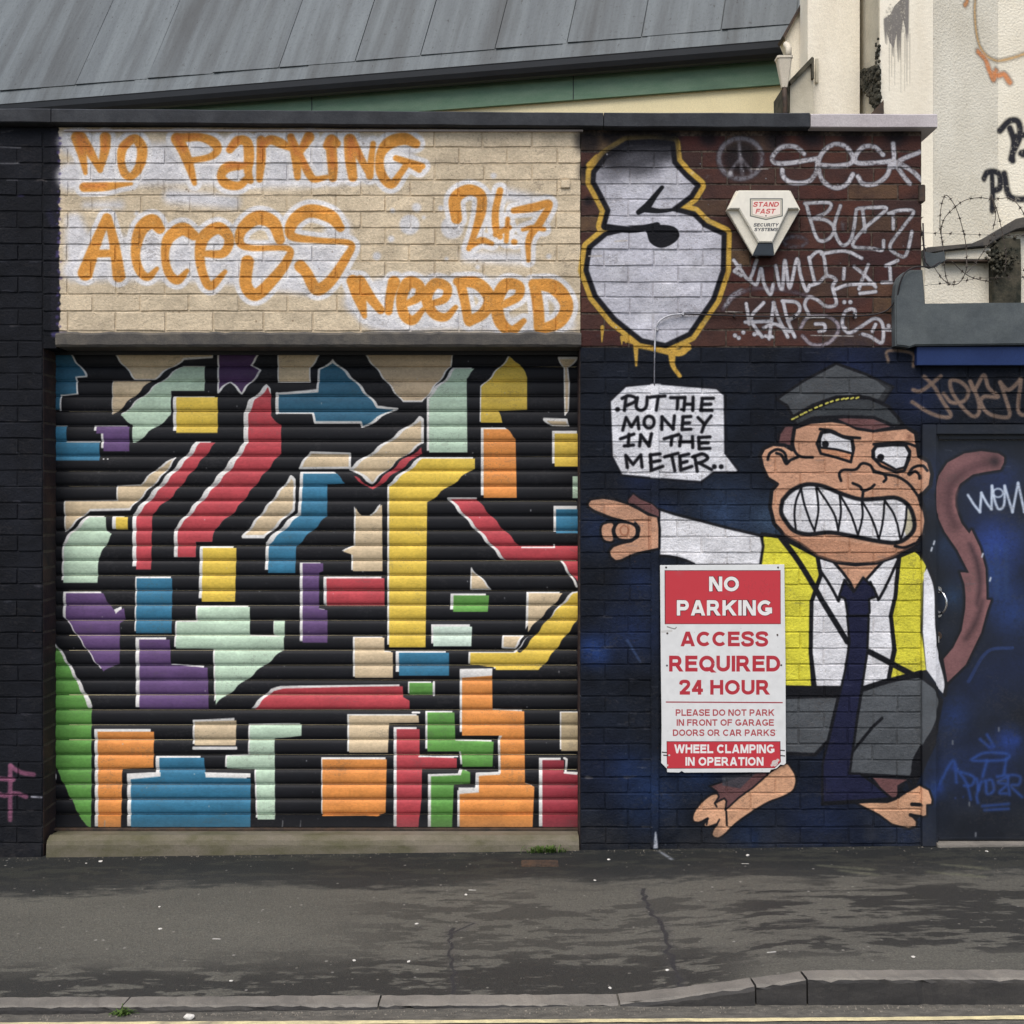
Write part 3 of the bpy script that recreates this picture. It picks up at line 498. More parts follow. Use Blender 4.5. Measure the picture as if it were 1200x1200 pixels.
# ---------- the shutter canvas (its own plane, 15 cm further back)
SC = Canvas(40, 400, 700, 985, 2, (16, 17, 22), 1.0, 21)
def shutter_paint():
    C = SC; HL = (216, 213, 208); BE = (204, 180, 142); MI = (178, 204, 176); YE = (222, 186, 60); RE = (186, 60, 68); BU = (44, 112, 146); TE = (42, 96, 124); PU = (92, 64, 112); GN = (92, 154, 64); OR = (226, 138, 60)
    C.a[..., :3] *= (.85+.35*C.n2[..., None])
    def sh(p, c, hl=(-13, -8), **k): C.poly(p, c, hl=hl, hlc=HL, **k); 
    C.frame(50, 390, 3.636)
    C.lines([[(105,75),(190,180),(145,183),(150,255),(80,262),(78,325)]], 5, HL, smooth=False)
    C.poly([(30,75),(105,75),(186,180),(142,183),(148,253),(78,260),(76,325),(30,325)], TE)
    C.poly([(300,80),(728,80),(725,108),(605,112),(480,195),(395,195)], BE, line=HL, lw=3); C.poly([(302,205),(465,205),(300,355)], BE, hl=(-3,-3), hlc=HL)
    C.poly([(600,145),(692,145),(692,245),(550,245),(548,355),(395,470),(385,470),(385,390),(335,355),(410,290),(500,215)], MI, hl=(0,-6), hlc=HL)
    C.poly([(750,85),(930,85),(890,135),(930,165),(850,255),(800,210),(750,250)], (70, 44, 84), line=HL, lw=4)
    C.poly([(1005,85),(1190,85),(1140,150),(1140,210),(1005,210)], BE, line=HL, lw=3)
    sh([(572,275),(748,275),(748,428),(572,428)], YE, (-14,-6)); sh([(232,400),(372,400),(372,500),(262,500),(262,430),(232,430)], PU, (-10,-8))
    C.poly([(30,400),(105,400),(105,470),(245,470),(245,548),(30,548)], BU); C.stroke([(105,463),(245,463)], 4, HL, smooth=False); C.stroke([(50,395),(105,395)], 3, HL, smooth=False)
    C.poly([(568,535),(520,600),(470,650),(375,750),(205,752),(100,845),(95,715),(320,712),(320,650),(420,645),(500,570)], BE, line=HL, lw=3)
    sh([(672,470),(738,470),(560,690),(470,770),(465,1005),(402,1005),(402,780),(540,625),(640,515)], RE, (-17,-8))
    C.poly([(955,222),(974,240),(975,360),(1015,390),(1015,510),(820,760),(735,835),(725,885),(655,885),(655,950),(562,950),(562,835),(780,570),(858,470),(858,340),(880,290)], HL)
    C.poly([(962,235),(975,260),(975,360),(1018,390),(1018,510),(820,760),(735,835),(725,885),(655,885),(655,950),(578,950),(578,835),(812,570),(878,470),(878,350),(905,290)], RE)
    sh([(205,785),(272,785),(275,845),(298,860),(240,960),(238,1065),(92,1065),(95,905),(130,855)], MI, (-8,-8)); sh([(315,785),(366,785),(366,835),(315,835)], YE, (-16,-4))
    sh([(685,918),(828,918),(822,1140),(680,1140)], YE, (-13,-10)); sh([(404,1048),(555,1048),(552,1275),(400,1275)], BU, (-6,-10)); sh([(102,1112),(260,1112),(315,1195),(350,1175),(357,1215),(332,1240),(332,1404),(262,1444),(102,1212)], PU, (-12,-10))
    sh([(1112,604),(1256,604),(1290,637),(1214,642),(1214,780),(1082,910),(1078,1018),(962,1018),(966,900),(1102,772)], BU, (-13,-12))
    C.poly([(1097,572),(1145,505),(1310,510),(1310,570)], BE, line=HL, lw=5); C.poly([(855,870),(1060,615),(1075,625),(1072,750),(945,870)], BE, line=HL, lw=5)
    C.dot(262, 541, 4, HL); C.dot(280, 541, 4, HL)
    C.frame(360, 390, 3.636)
    C.poly([(-127,255),(45,245),(52,160),(110,118),(200,200),(300,312),(385,320),(235,402),(230,378),(35,378),(25,345),(-127,345)], TE, line=HL, lw=5); C.stroke([(-127,255),(-127,345)], 7, HL, smooth=False)
    C.poly([(245,90),(620,90),(612,142),(490,296),(410,296)], (190, 166, 132), line=HL, lw=3)
    C.poly([(185,578),(330,475),(480,365),(492,370),(492,468),(280,638)], BE, line=HL, lw=6)
    C.poly([(172,600),(225,615),(275,652),(400,540),(490,482),(496,512),(280,678)], RE, line=BLK, lw=5)
    sh([(490,540),(715,540),(715,574),(512,722),(505,1334),(350,1334),(350,655)], YE, (-8,-10))
    sh([(520,285),(548,245),(592,208),(632,155),(715,155),(680,192),(683,505),(520,505)], (172, 198, 172), (-10,-6))
    sh([(862,106),(905,130),(937,185),(937,325),(815,330),(832,378),(740,378),(742,235),(822,150)], (210, 176, 60), (-5,-3)); sh([(752,415),(855,415),(888,448),(893,698),(752,698)], OR, (-12,-9))
    C.poly([(1070,110),(1150,110),(1108,150),(1116,210),(1112,330),(1098,355),(1095,150)], BE, line=HL, lw=3); C.poly([(1008,368),(1105,370),(1114,395),(1045,393)], BE, line=HL, lw=4)
    sh([(1054,430),(1160,430),(1160,565),(1054,565)], (216, 180, 60), (-11,-8)); C.poly([(1130,615),(1160,615),(1160,700),(1130,700)], MI); sh([(1060,750),(1160,750),(1160,856),(1060,856)], BU, (-11,-9))
    C.poly([(594,703),(620,705),(848,966),(826,960)], HL); C.poly([(612,705),(720,705),(785,780),(850,850),(905,905),(1160,905),(1160,965),(848,965)], RE); C.lines([[(600,700),(720,700)],[(915,915),(1052,915)],[(1052,915),(1052,898)]], 4, HL, smooth=False)
    C.poly([(1085,970),(1165,970),(1165,1080)], RE); C.stroke([(1082,970),(1148,1075)], 5, HL, smooth=False)
    sh([(208,745),(235,778),(272,778),(320,735),(322,1010),(196,1010),(196,942),(155,935),(206,905)], BE, (-7,-3)); C.poly([(700,1003),(782,1088),(697,1088)], BE, line=HL, lw=3); sh([(624,1122),(775,1122),(770,1190),(622,1190)], GN, (-13,-8))
    C.frame(360, 680, 3.636)
    sh([(-18,-70),(70,-70),(70,-45),(52,-38),(52,125),(88,130),(88,265),(-18,265)], PU, (-12,-4)); sh([(84,-8),(330,-8),(330,108),(84,108)], RE, (-13,-8)); sh([(84,-4),(330,-4),(330,108),(84,108)], RE, (-6, -2))
    sh([(944,58),(1090,58),(940,215)], BE, (-10,-9)); sh([(1135,58),(1165,50),(1165,150),(1030,330),(985,385),(803,385),(803,372),(694,357),(696,312),(885,312),(1070,120)], YE, (-8,-6)); C.stroke([(905,300),(1108,48)], 9, BLK, smooth=False); C.poly([(835,235),(920,235),(885,285),(832,280)], BE, line=HL, lw=4)
    sh([(538,198),(703,198),(700,275),(538,275)], (196, 216, 198), (-9,-8)); sh([(204,247),(330,247),(330,303),(366,308),(366,410),(204,410)], BE, (-8,-6)); sh([(392,310),(605,310),(605,400),(392,400)], BU, (-14,-9))
    sh([(-225,548),(-140,465),(-100,458),(408,452),(410,500),(437,515),(437,545)], RE, (-14,-6)); sh([(436,440),(535,440),(535,486),(436,486)], GN, (-6,-8)); C.stroke([(540,434),(540,488)], 5, HL, smooth=False)
    sh([(180,578),(475,578),(478,600),(350,605),(345,728),(180,728)], BE, (-8,-6)); C.stroke([(450,565),(478,565)], 5, HL, smooth=False)
    sh([(660,395),(788,395),(790,552),(925,557),(928,860),(968,880),(960,1050),(650,1050),(650,905),(730,900),(730,830),(825,825),(822,680),(830,655),(660,655)], OR, (-10,-9)); C.poly([(650, 380), (790, 378), (788, 400), (652, 410)], HL); C.poly([(645,905),(645,885),(715,885),(718,822),(822,815),(822,830),(732,834),(732,902)], HL)
    sh([(513,565),(628,565),(632,682),(795,688),(790,788),(662,788),(655,722),(513,722)], GN, (-9,-9)); sh([(528,835),(655,832),(662,805),(695,818),(695,862),(625,872),(618,1050),(528,1050)], GN, (-13,-8))
    sh([(382,636),(480,636),(480,755),(638,760),(638,797),(490,800),(488,930),(474,1050),(382,1050)], RE, (-13,-10)); C.stroke([(478, 752), (640, 752)], 4, HL, smooth=False)
    sh([(66,765),(340,765),(335,985),(300,1005),(250,1000),(66,1002)], OR, (-5,-10)); sh([(1002,768),(1095,768),(1092,825),(1165,832),(1165,1050),(1002,1050)], (156, 48, 60), (-15,-10)); C.lines([[(1095,760),(1105,765),(1100,820),(1160,822)]], 5, HL, smooth=False)
    sh([(1082,565),(1165,565),(1165,720),(1082,720)], (176, 156, 120), (-6,-5))
    C.frame(50, 680, 3.636)
    sh([(662,114),(885,114),(885,237),(1030,240),(1030,295),(740,525),(735,290),(570,285),(575,178),(662,176)], MI, (-7,-8)); C.poly([(988,172),(1034,172),(1032,245),(988,230)], MI, hl=(-3,-2), hlc=HL)
    sh([(415,255),(545,255),(550,358),(705,375),(710,545),(415,545)], PU, (-16,-11)); C.poly([(20,240),(52,260),(85,310),(212,520),(210,1050),(170,1020),(100,880),(42,760),(20,760)], GN); C.stroke([(44,255,4),(80,300,5),(130,385,6),(205,530,10)], 1, HL)
    sh([(238,645),(478,645),(475,795),(342,800),(337,1050),(240,1050)], OR, (-14,-10)); sh([(650,595),(828,590),(825,705),(650,705)], BE, (-8,-6)); C.stroke([(645,712),(828,712)], 4, HL, smooth=False)
    sh([(500,758),(690,758),(697,838),(888,840),(888,1050),(380,1050),(378,838),(500,830)], BU, (-16,-11)); C.poly([(360,825),(505,818),(505,836),(378,842)], HL); C.poly([(692,820),(888,824),(888,838),(700,838)], HL)
    sh([(886,615),(1105,610),(1105,655),(990,670),(992,1020),(918,1020),(910,802),(786,797),(788,750),(884,745)], MI, (-7,-8)); C.dot(48, 835, 15, HL)
    C.frame(0, 0, 1)
    for _ in range(110): C.dot(random.uniform(62, 676), random.uniform(420, 966), random.uniform(.3, .9), (170, 170, 172), op=.7)
    for x in (123, 331, 352): C.stroke([(x, 970), (x+1, 962)], .7, (150, 150, 150), op=.6, fade=.6)
    # spray passes drift as the nozzle crosses each curl
    H = C.h; y = np.arange(H); ph = ((y/C.res+C.y0)-429.9)/17.48
    src = np.clip(y + (1.3*C.res*np.sin(2*math.pi*ph)), 0, H-1).astype(int); C.a = C.a[src]
    g = fbm(C.h, C.w, 10, 90, 4, 77)[..., None]; C.a[..., :3] *= (.93+.14*g)
    # dusty bottom edge
    d = (sstep(950, 972, (y/C.res+C.y0))[:, None]*(.3+.6*C.n2))[..., None]*.5; C.a[..., :3] = C.a[..., :3]*(1-d)+np.array((58, 57, 56))/255*d
shutter_paint(); SC.age(1, .18, .22, (70, 66, 62), 31)

# ------------------------------------------------------------------ materials
def nodes(name, rough=.8, spec=.3):
    m = bpy.data.materials.new(name); m.use_nodes = True; nt = m.node_tree; b = nt.nodes['Principled BSDF']
    b.inputs['Roughness'].default_value = rough; b.inputs['Specular IOR Level'].default_value = spec
    return m, nt, b
def N(nt, t, **k):
    n = nt.nodes.new(t)
    for a, v in k.items():
        if a in n.inputs: n.inputs[a].default_value = v
        else: setattr(n, a, v)
    return n
def mixc(nt, fac, a, b, bt='MIX'):
    n = nt.nodes.new('ShaderNodeMix'); n.data_type = 'RGBA'; n.blend_type = bt
    for i, v in ((0, fac), (6, a), (7, b)):
        if hasattr(v, 'links') or isinstance(v, bpy.types.NodeSocket): nt.links.new(v, n.inputs[i])
        else: n.inputs[i].default_value = v if i == 0 else (*v, 1)
    return n.outputs[2]
def ramp(nt, sock, p0, p1, c0=(0,0,0), c1=(1,1,1)):
    r = nt.nodes.new('ShaderNodeValToRGB'); r.color_ramp.elements[0].position = p0; r.color_ramp.elements[1].position = p1
    r.color_ramp.elements[0].color = (*c0, 1); r.color_ramp.elements[1].color = (*c1, 1); nt.links.new(sock, r.inputs[0]); return r.outputs[0]
def noise(nt, scale, detail=4, rough=.6, stretch=(1,1,1), coord='pos', dist=0):
    g = nt.nodes.new('ShaderNodeNewGeometry') if coord == 'pos' else nt.nodes.new('ShaderNodeTexCoord')
    mp = N(nt, 'ShaderNodeMapping'); mp.inputs['Scale'].default_value = stretch
    nt.links.new(g.outputs['Position' if coord == 'pos' else coord], mp.inputs[0])
    n = N(nt, 'ShaderNodeTexNoise', Scale=scale, Detail=detail, Roughness=rough, Distortion=dist); nt.links.new(mp.outputs[0], n.inputs['Vector']); return n.outputs[0]
def bump(nt, b, sock, dist=.003, strength=1, prev=None):
    n = N(nt, 'ShaderNodeBump', Strength=strength, Distance=dist); nt.links.new(sock, n.inputs['Height'])
    if prev: nt.links.new(prev, n.inputs['Normal'])
    nt.links.new(n.outputs[0], b.inputs['Normal']); return n.outputs[0]
def plane_image(nt, im, cv, Y):
    g = nt.nodes.new('ShaderNodeNewGeometry'); mp = N(nt, 'ShaderNodeMapping')
    sep = nt.nodes.new('ShaderNodeSeparateXYZ'); cmb = nt.nodes.new('ShaderNodeCombineXYZ')
    nt.links.new(g.outputs['Position'], sep.inputs[0]); nt.links.new(sep.outputs[0], cmb.inputs[0]); nt.links.new(sep.outputs[2], cmb.inputs[1])
    a = P(cv.x0, cv.y1, Y); b = P(cv.x1, cv.y0, Y); sx, sz = 1/(b.x-a.x), 1/(b.z-a.z)
    mp.inputs['Scale'].default_value = (sx, sz, 1); mp.inputs['Location'].default_value = (-a.x*sx, -a.z*sz, 0)
    nt.links.new(cmb.outputs[0], mp.inputs[0])
    t = N(nt, 'ShaderNodeTexImage'); t.image = im; t.extension = 'EXTEND'; nt.links.new(mp.outputs[0], t.inputs[0]); return t
wall_img = W.image('wall_paint')
def masonry(name, mortar=False):
    m, nt, b = nodes(name, .82, .14); t = plane_image(nt, wall_img, W, YW)
    rnd = nt.nodes.new('ShaderNodeObjectInfo').outputs['Random']
    n1 = noise(nt, 60, 5); n2 = noise(nt, 9, 4)
    if mortar: bare = mixc(nt, ramp(nt, n1, .35, .7), srgb((56, 50, 46)), srgb((112, 98, 86)))
    else:
        r = nt.nodes.new('ShaderNodeValToRGB'); nt.links.new(rnd, r.inputs[0]); e = r.color_ramp.elements
        e[0].color = (*srgb((72, 42, 40)), 1); e[1].color = (*srgb((60, 40, 40)), 1); e[1].position = 1
        for p, c in ((.25, (90, 58, 48)), (.5, (68, 50, 46)), (.7, (86, 54, 46)), (.86, (98, 80, 60))):
            q = e.new(p); q.color = (*srgb(c), 1)
        bare = mixc(nt, ramp(nt, n2, .4, .75), r.outputs[0], srgb((48, 36, 36)))
    # paint thins at pits
    f = N(nt, 'ShaderNodeMath', operation='MULTIPLY'); nt.links.new(t.outputs['Alpha'], f.inputs[0])
    nt.links.new(ramp(nt, n1, .25, .31), f.inputs[1])
    c = mixc(nt, f.outputs[0], bare, t.outputs['Color'])
    dirt = mixc(nt, ramp(nt, n2, .3, .75, (.0,)*3, (1,)*3), (.84, .83, .82), (1.05, 1.04, 1.03)); c = mixc(nt, 1.0, c, dirt, 'MULTIPLY')
    if not mortar:
        mr = N(nt, 'ShaderNodeMapRange'); nt.links.new(rnd, mr.inputs[0]); mr.inputs[3].default_value = .9; mr.inputs[4].default_value = 1.06
        cb = nt.nodes.new('ShaderNodeCombineXYZ'); [nt.links.new(mr.outputs[0], cb.inputs[i]) for i in range(3)]
        c = mixc(nt, 1.0, c, cb.outputs[0], 'MULTIPLY')
    else: c = mixc(nt, 1.0, c, (.86, .85, .84), 'MULTIPLY')
    c = mixc(nt, 1.0, c, mixc(nt, ramp(nt, noise(nt, 120, 4, .7), .3, .7), (.86,)*3, (1.06,)*3), 'MULTIPLY')
    nt.links.new(c, b.inputs['Base Color'])
    n3 = noise(nt, 30, 6, .7); p = bump(nt, b, n3, .009, .6); p = bump(nt, b, noise(nt, 95, 4, .6), .003, .8, p)
    pits = ramp(nt, noise(nt, 70, 2, .5), .26, .34); bump(nt, b, pits, .002, .7, p)
    return m
M_BRICK = masonry('painted_brick'); M_MORTAR = masonry('painted_mortar', True)
def painted_smooth():
    m, nt, b = nodes('painted_timber', .45, .4); t = plane_image(nt, wall_img, W, YW)
    c = mixc(nt, 1.0, t.outputs['Color'], mixc(nt, ramp(nt, noise(nt, 7, 4, stretch=(1, 1, .25)), .3, .7), (.85,)*3, (1.08,)*3), 'MULTIPLY')
    nt.links.new(c, b.inputs['Base Color']); bump(nt, b, noise(nt, 20, 4, stretch=(1, 1, .15)), .0015, .5); return m
M_DOOR = painted_smooth()
def shutter_mat():
    m, nt, b = nodes('painted_shutter', .6, .22); t = plane_image(nt, SC.image('shutter_paint', .86), SC, YS)
    c = mixc(nt, 1.0, t.outputs['Color'], mixc(nt, ramp(nt, noise(nt, 5, 5, stretch=(.5, 1, 3)), .3, .75), (.88,)*3, (1.06,)*3), 'MULTIPLY')
    nt.links.new(c, b.inputs['Base Color']); bump(nt, b, noise(nt, 25, 4, stretch=(.6, 1, 2)), .001, .5); return m
M_SHUT = shutter_mat()
def rough_mat(name, cols, scale=8, rough=.85, bdist=.002, bscale=80, stretch=(1,1,1), spec=.25, coord='pos', lo=.35, hi=.68, moss=None):
    m, nt, b = nodes(name, rough, spec); n = noise(nt, scale, 6, .65, stretch, coord)
    c = mixc(nt, ramp(nt, n, lo, hi), srgb(cols[0]), srgb(cols[1]))
    if len(cols) > 2: c = mixc(nt, ramp(nt, noise(nt, scale*.37, 5, .6, stretch, coord), .5, .72), c, srgb(cols[2]))
    c = mixc(nt, ramp(nt, noise(nt, 210, 2, .5, (1,1,1), coord), .3, .7), c, mixc(nt, 1.0, c, (.8,)*3, 'MULTIPLY'))
    nt.links.new(c, b.inputs['Base Color']); bump(nt, b, noise(nt, bscale, 4, .6, (1,1,1), coord), bdist, .7); return m
M_COPE = rough_mat('dark_coping', [(44, 46, 50), (60, 62, 65), (38, 39, 42)], 12, .8)
M_COPE2 = rough_mat('pale_coping', [(186, 178, 178), (166, 158, 158), (196, 190, 188)], 6, .8)
M_LINTEL = rough_mat('lintel_concrete', [(88, 84, 78), (70, 68, 66), (104, 98, 88)], 22, .9, .003)
M_SILL = rough_mat('sill_concrete', [(108, 101, 88), (80, 78, 55), (124, 115, 102)], 5, .9, .003, 60, (1, 1, 2))
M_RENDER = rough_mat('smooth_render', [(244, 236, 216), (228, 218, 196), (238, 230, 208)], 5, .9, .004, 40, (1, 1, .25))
M_RENDERD = rough_mat('shaded_grey_render', [(198, 190, 168), (176, 168, 148), (208, 200, 178)], 6, .9, .004, 40)  # greyer copy of the smooth render, with the recess shade in its colour
M_CREAM = rough_mat('cream_wall', [(238, 224, 180), (228, 214, 170)], 3, .85, .001)
M_MOSS = rough_mat('mossy_render', [(44, 46, 38), (92, 86, 72), (30, 32, 26)], 14, .95, .006, 50)
M_BLACKP = rough_mat('gutter_plastic', [(15, 18, 23), (22, 26, 31)], 5, .45, .0004, 80, spec=.5)
M_GREEN = rough_mat('green_fascia', [(88, 118, 94), (104, 128, 106), (78, 104, 84)], 5, .6, .0006, 80, (1, 1, 3))
M_LEAD = rough_mat('lead_capping', [(72, 78, 80), (88, 94, 94), (62, 68, 68)], 9, .7, .003, 18, spec=.35)
M_BLUE = rough_mat('blue_board', [(32, 52, 96), (26, 44, 86)], 3, .5, .0005, 60)
M_IRON = rough_mat('rusty_iron', [(60, 52, 46), (84, 66, 52), (40, 38, 38)], 30, .7, .001)
M_STEEL = nodes('polished_steel', .25)[0]; M_STEEL.node_tree.nodes['Principled BSDF'].inputs['Base Color'].default_value = (.6, .6, .6, 1); M_STEEL.node_tree.nodes['Principled BSDF'].inputs['Metallic'].default_value = 1
M_WIRE = rough_mat('wire_metal', [(60, 52, 46), (90, 82, 74)], 60, .6, .0002)
M_WCAB = rough_mat('white_cable', [(196, 196, 200), (160, 160, 164)], 30, .5, .0002)
M_GCAB = rough_mat('grey_cable', [(120, 120, 126), (70, 70, 76)], 60, .6, .0002)
M_BCAB = rough_mat('dark_cable', [(34, 32, 34), (52, 46, 46)], 30, .6, .0002)
M_PLAST = rough_mat('alarm_plastic', [(222, 216, 198), (206, 198, 178)], 9, .45, .0003, 60, spec=.45)
M_LENS = rough_mat('dark_lens', [(16, 20, 24), (26, 32, 36)], 20, .25, .0001, spec=.6)
M_HOP = rough_mat('hopper_plastic', [(214, 204, 184), (196, 186, 166)], 9, .6, .0005)
M_PAPER = rough_mat('litter', [(214, 210, 200), (188, 184, 176)], 90, .8, .0002)
M_GRASS = rough_mat('weed_leaf', [(58, 84, 34), (84, 104, 44)], 50, .7, .0002)
M_SIDE = rough_mat('shutter_guide', [(52, 38, 36), (34, 30, 34), (70, 46, 40)], 20, .8, .001)
M_KERB = rough_mat('kerb_stone', [(122, 117, 109), (102, 98, 92), (134, 128, 118)], 7, .85, .003, 70)
M_KERBF = rough_mat('shaded_kerb_face', [(62, 60, 58), (46, 45, 44), (80, 77, 72)], 9, .85, .003, 70, (.5, 1, 2))  # darker, grimy copy of the kerb stone; front-face shade put into the colour
def pebble():
    m, nt, b = nodes('pebbledash', .92, .2)
    g = nt.nodes.new('ShaderNodeNewGeometry'); n = noise(nt, 3, 5); n2 = noise(nt, 60, 4, .7)
    c = mixc(nt, ramp(nt, n, .3, .7), srgb((212, 204, 184)), srgb((232, 225, 206)))
    c = mixc(nt, ramp(nt, n2, .60, .72), c, srgb((186, 176, 156)))
    nt.links.new(c, b.inputs['Base Color']); bump(nt, b, noise(nt, 75, 3, .6), .008, .7); return m
M_PEB = pebble()
def roof_mat():
    m, nt, b = nodes('weathered_roof_sheet', .62, .35)
    s1 = noise(nt, 4.5, 6, .65, (2.6, .16, 1), 'UV'); s2 = noise(nt, 60, 4, .6, (1, .6, 1), 'UV'); s3 = noise(nt, 2.2, 5, .6, (1.8, .16, 1), 'UV', .3)
    rnd = nt.nodes.new('ShaderNodeObjectInfo').outputs['Random']
    c = mixc(nt, ramp(nt, s1, .32, .7), srgb((74, 80, 83)), srgb((96, 103, 105)))
    c = mixc(nt, ramp(nt, s3, .48, .68), c, srgb((58, 62, 63)))
    c = mixc(nt, ramp(nt, noise(nt, 30, 5, .75, (1, .5, 1), 'UV'), .60, .68), c, srgb((44, 46, 46)))
    c = mixc(nt, ramp(nt, s2, .5, .8), c, mixc(nt, 1., c, (.7,)*3, 'MULTIPLY'))
    mr = N(nt, 'ShaderNodeMapRange'); nt.links.new(rnd, mr.inputs[0]); mr.inputs[3].default_value = .9; mr.inputs[4].default_value = 1.1
    cb = nt.nodes.new('ShaderNodeCombineXYZ'); [nt.links.new(mr.outputs[0], cb.inputs[i]) for i in range(3)]
    nt.links.new(mixc(nt, 1., c, cb.outputs[0], 'MULTIPLY'), b.inputs['Base Color']); bump(nt, b, s2, .002, .5); return m
M_ROOF = roof_mat()

# ------------------------------------------------------------------ ground
XL, XR = -9.0, 9.0
def z_wall(X):                                   # pavement level at the foot of the wall, falling gently to the left
    px = 600+X*FPX/YW; py = 1004-.0125*(np.clip(px, -300, 1500)-55); return HC+(600-py)*YW/FPX
YKB, YKF = 3.665, 3.58
def prof(X, pts, d): px = 600+X*FPX/d; return HC+(600-np.interp(px, [p[0] for p in pts], [p[1] for p in pts]))*d/FPX
def smooth_step_pts(a, b, ya, yb, n=6): return [(a+(b-a)*k/n, ya+(yb-ya)*(k/n)**1.15) for k in range(n+1)]
KB = [(-3000, 1171), (0, 1170), (400, 1168), (722, 1166)]+smooth_step_pts(724, 945, 1166, 1138.5)+[(1200, 1138), (4000, 1137)]
KF = [(-3000, 1181), (0, 1180.5), (400, 1179), (722, 1178)]+smooth_step_pts(724, 945, 1178, 1148)+[(1200, 1148), (4000, 1147)]
RD = [(-3000, 1191), (0, 1190), (400, 1184), (700, 1180), (945, 1178), (1200, 1177), (4000, 1176)]
YLINE = 3.497
RL = [(-3000, 1199.5), (0, 1199), (400, 1197), (700, 1195), (1000, 1193), (1200, 1191), (4000, 1189)]
G = Canvas(0, 0, 2600, 640, 1, (98, 94, 88), 1.0, 40)     # 400 texels per metre; x = -3.25..3.25 m, y = 3.5..5.1 m
def g_of(px, py):
    for _ in range(3):
        Y = 4.3 if _ == 0 else Y
        X = (px-600)*Y/FPX; t = (YW-Y)/(YW-YKB); z = z_wall(X)*(1-t)+prof(X, KB, YKB)*t
        Y = (HC-z)*FPX/(py-600)
    X = (px-600)*Y/FPX; return ((X+3.25)*400, (5.1-Y)*400)
def ground_paint():
    C = G; h, w = C.h, C.w; yy, xx = np.mgrid[0:h, 0:w].astype(np.float32); X = xx/400-3.25; Y = 5.1-yy/400; px = 600+X*FPX/Y
    t = (YW-Y)/(YW-YKB)                          # 0 at the wall, 1 at the kerb
    big = fbm(h, w, 90, 260, 5, 5); fine = fbm(h, w, 14, 60, 5, 6); mid = fbm(h, w, 40, 110, 5, 8); grit = fbm(h, w, 2, 2, 2, 12); rag = fbm(h, w, 6, 16, 4, 13)-.5
    base = np.array((83, 81, 74))/255*(.9+.2*big[..., None])*(.88+.24*grit[..., None])
    dark = np.array((42, 41, 38))/255; vdark = np.array((26, 28, 27))/255
    def lay(m, c, k=1.):
        nonlocal base; m = (m*k)[..., None]; base = base*(1-m)+c*m
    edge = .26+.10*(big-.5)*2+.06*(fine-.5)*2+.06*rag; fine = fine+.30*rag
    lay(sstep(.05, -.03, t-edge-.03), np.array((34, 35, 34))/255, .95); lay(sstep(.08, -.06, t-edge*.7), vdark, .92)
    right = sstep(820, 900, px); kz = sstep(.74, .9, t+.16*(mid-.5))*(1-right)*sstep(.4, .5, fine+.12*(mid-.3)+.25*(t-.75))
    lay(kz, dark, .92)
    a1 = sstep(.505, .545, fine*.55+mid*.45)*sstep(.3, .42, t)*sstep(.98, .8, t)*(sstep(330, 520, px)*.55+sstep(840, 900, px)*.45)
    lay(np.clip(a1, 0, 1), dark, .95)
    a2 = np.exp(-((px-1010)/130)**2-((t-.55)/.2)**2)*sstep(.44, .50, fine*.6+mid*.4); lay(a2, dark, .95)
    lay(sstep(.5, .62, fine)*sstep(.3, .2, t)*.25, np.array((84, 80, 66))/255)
    C.a[..., :3] = base
    for l, r in (([(752, 1042), (758, 1060), (775, 1085), (785, 1115), (797, 1148), (800, 1160)], 3.2), ([(529, 1088), (528, 1110), (531, 1140), (532, 1168)], 2.6), ([(529, 1095), (552, 1082)], 2)):
        q = [g_of(x+random.uniform(-1, 1), y) for x, y in l]; qq = [(a+random.gauss(0, 2.5), b, r*random.uniform(.4, 1.3)) for a, b in crom(q, n=6)]; C.stroke(qq, 1, (40, 39, 40), soft=2, smooth=False)
        C.stroke([(a+random.uniform(-4, 4), b, r*3) for a, b in q], 1, (60, 58, 58), soft=14, op=.3, fade=.8)
    for _ in range(260):
        x, y = g_of(random.uniform(-80, 1280), random.uniform(1006, 1164)); C.dot(x, y, random.uniform(.8, 2.4), random.choice(((150, 146, 140), (60, 58, 56), (130, 126, 118))), op=.7)
    for x, y, ww in ((960, 1014, 60), (985, 1020, 40), (1105, 1013, 50), (1090, 1022, 60)): 
        q = g_of(x, y); q2 = g_of(x+ww, y+5); C.stroke([(*q, 5), (*q2, 7)], 1, (104, 104, 84), soft=14, op=.55, fade=.6)
    for x, y in ((620, 1013), (870, 1012), (550, 1043), (250, 1100), (900, 1116)): 
        q = g_of(x, y); C.stroke([(*q, 1.6), (q[0]+10, q[1]+1, 1.4)], 1, (186, 184, 178), soft=1.5)
    for _ in range(5200):
        x, y = random.uniform(0, C.w), random.uniform(0, C.h); v = random.choice((-14, -9, 9, 16)); b0 = C.a[min(int(y), C.h-1), min(int(x), C.w-1), :3]*255
        C.dot(x, y, random.uniform(.5, 1.6), tuple(float(q)+v for q in b0), op=.8)
    q = [g_of(772, 997), g_of(787, 1007)]; C.stroke([(*q[0], 3), (*q[1], 4)], 1, (130, 134, 142), soft=8, fade=.8, op=.8)
ground_paint()
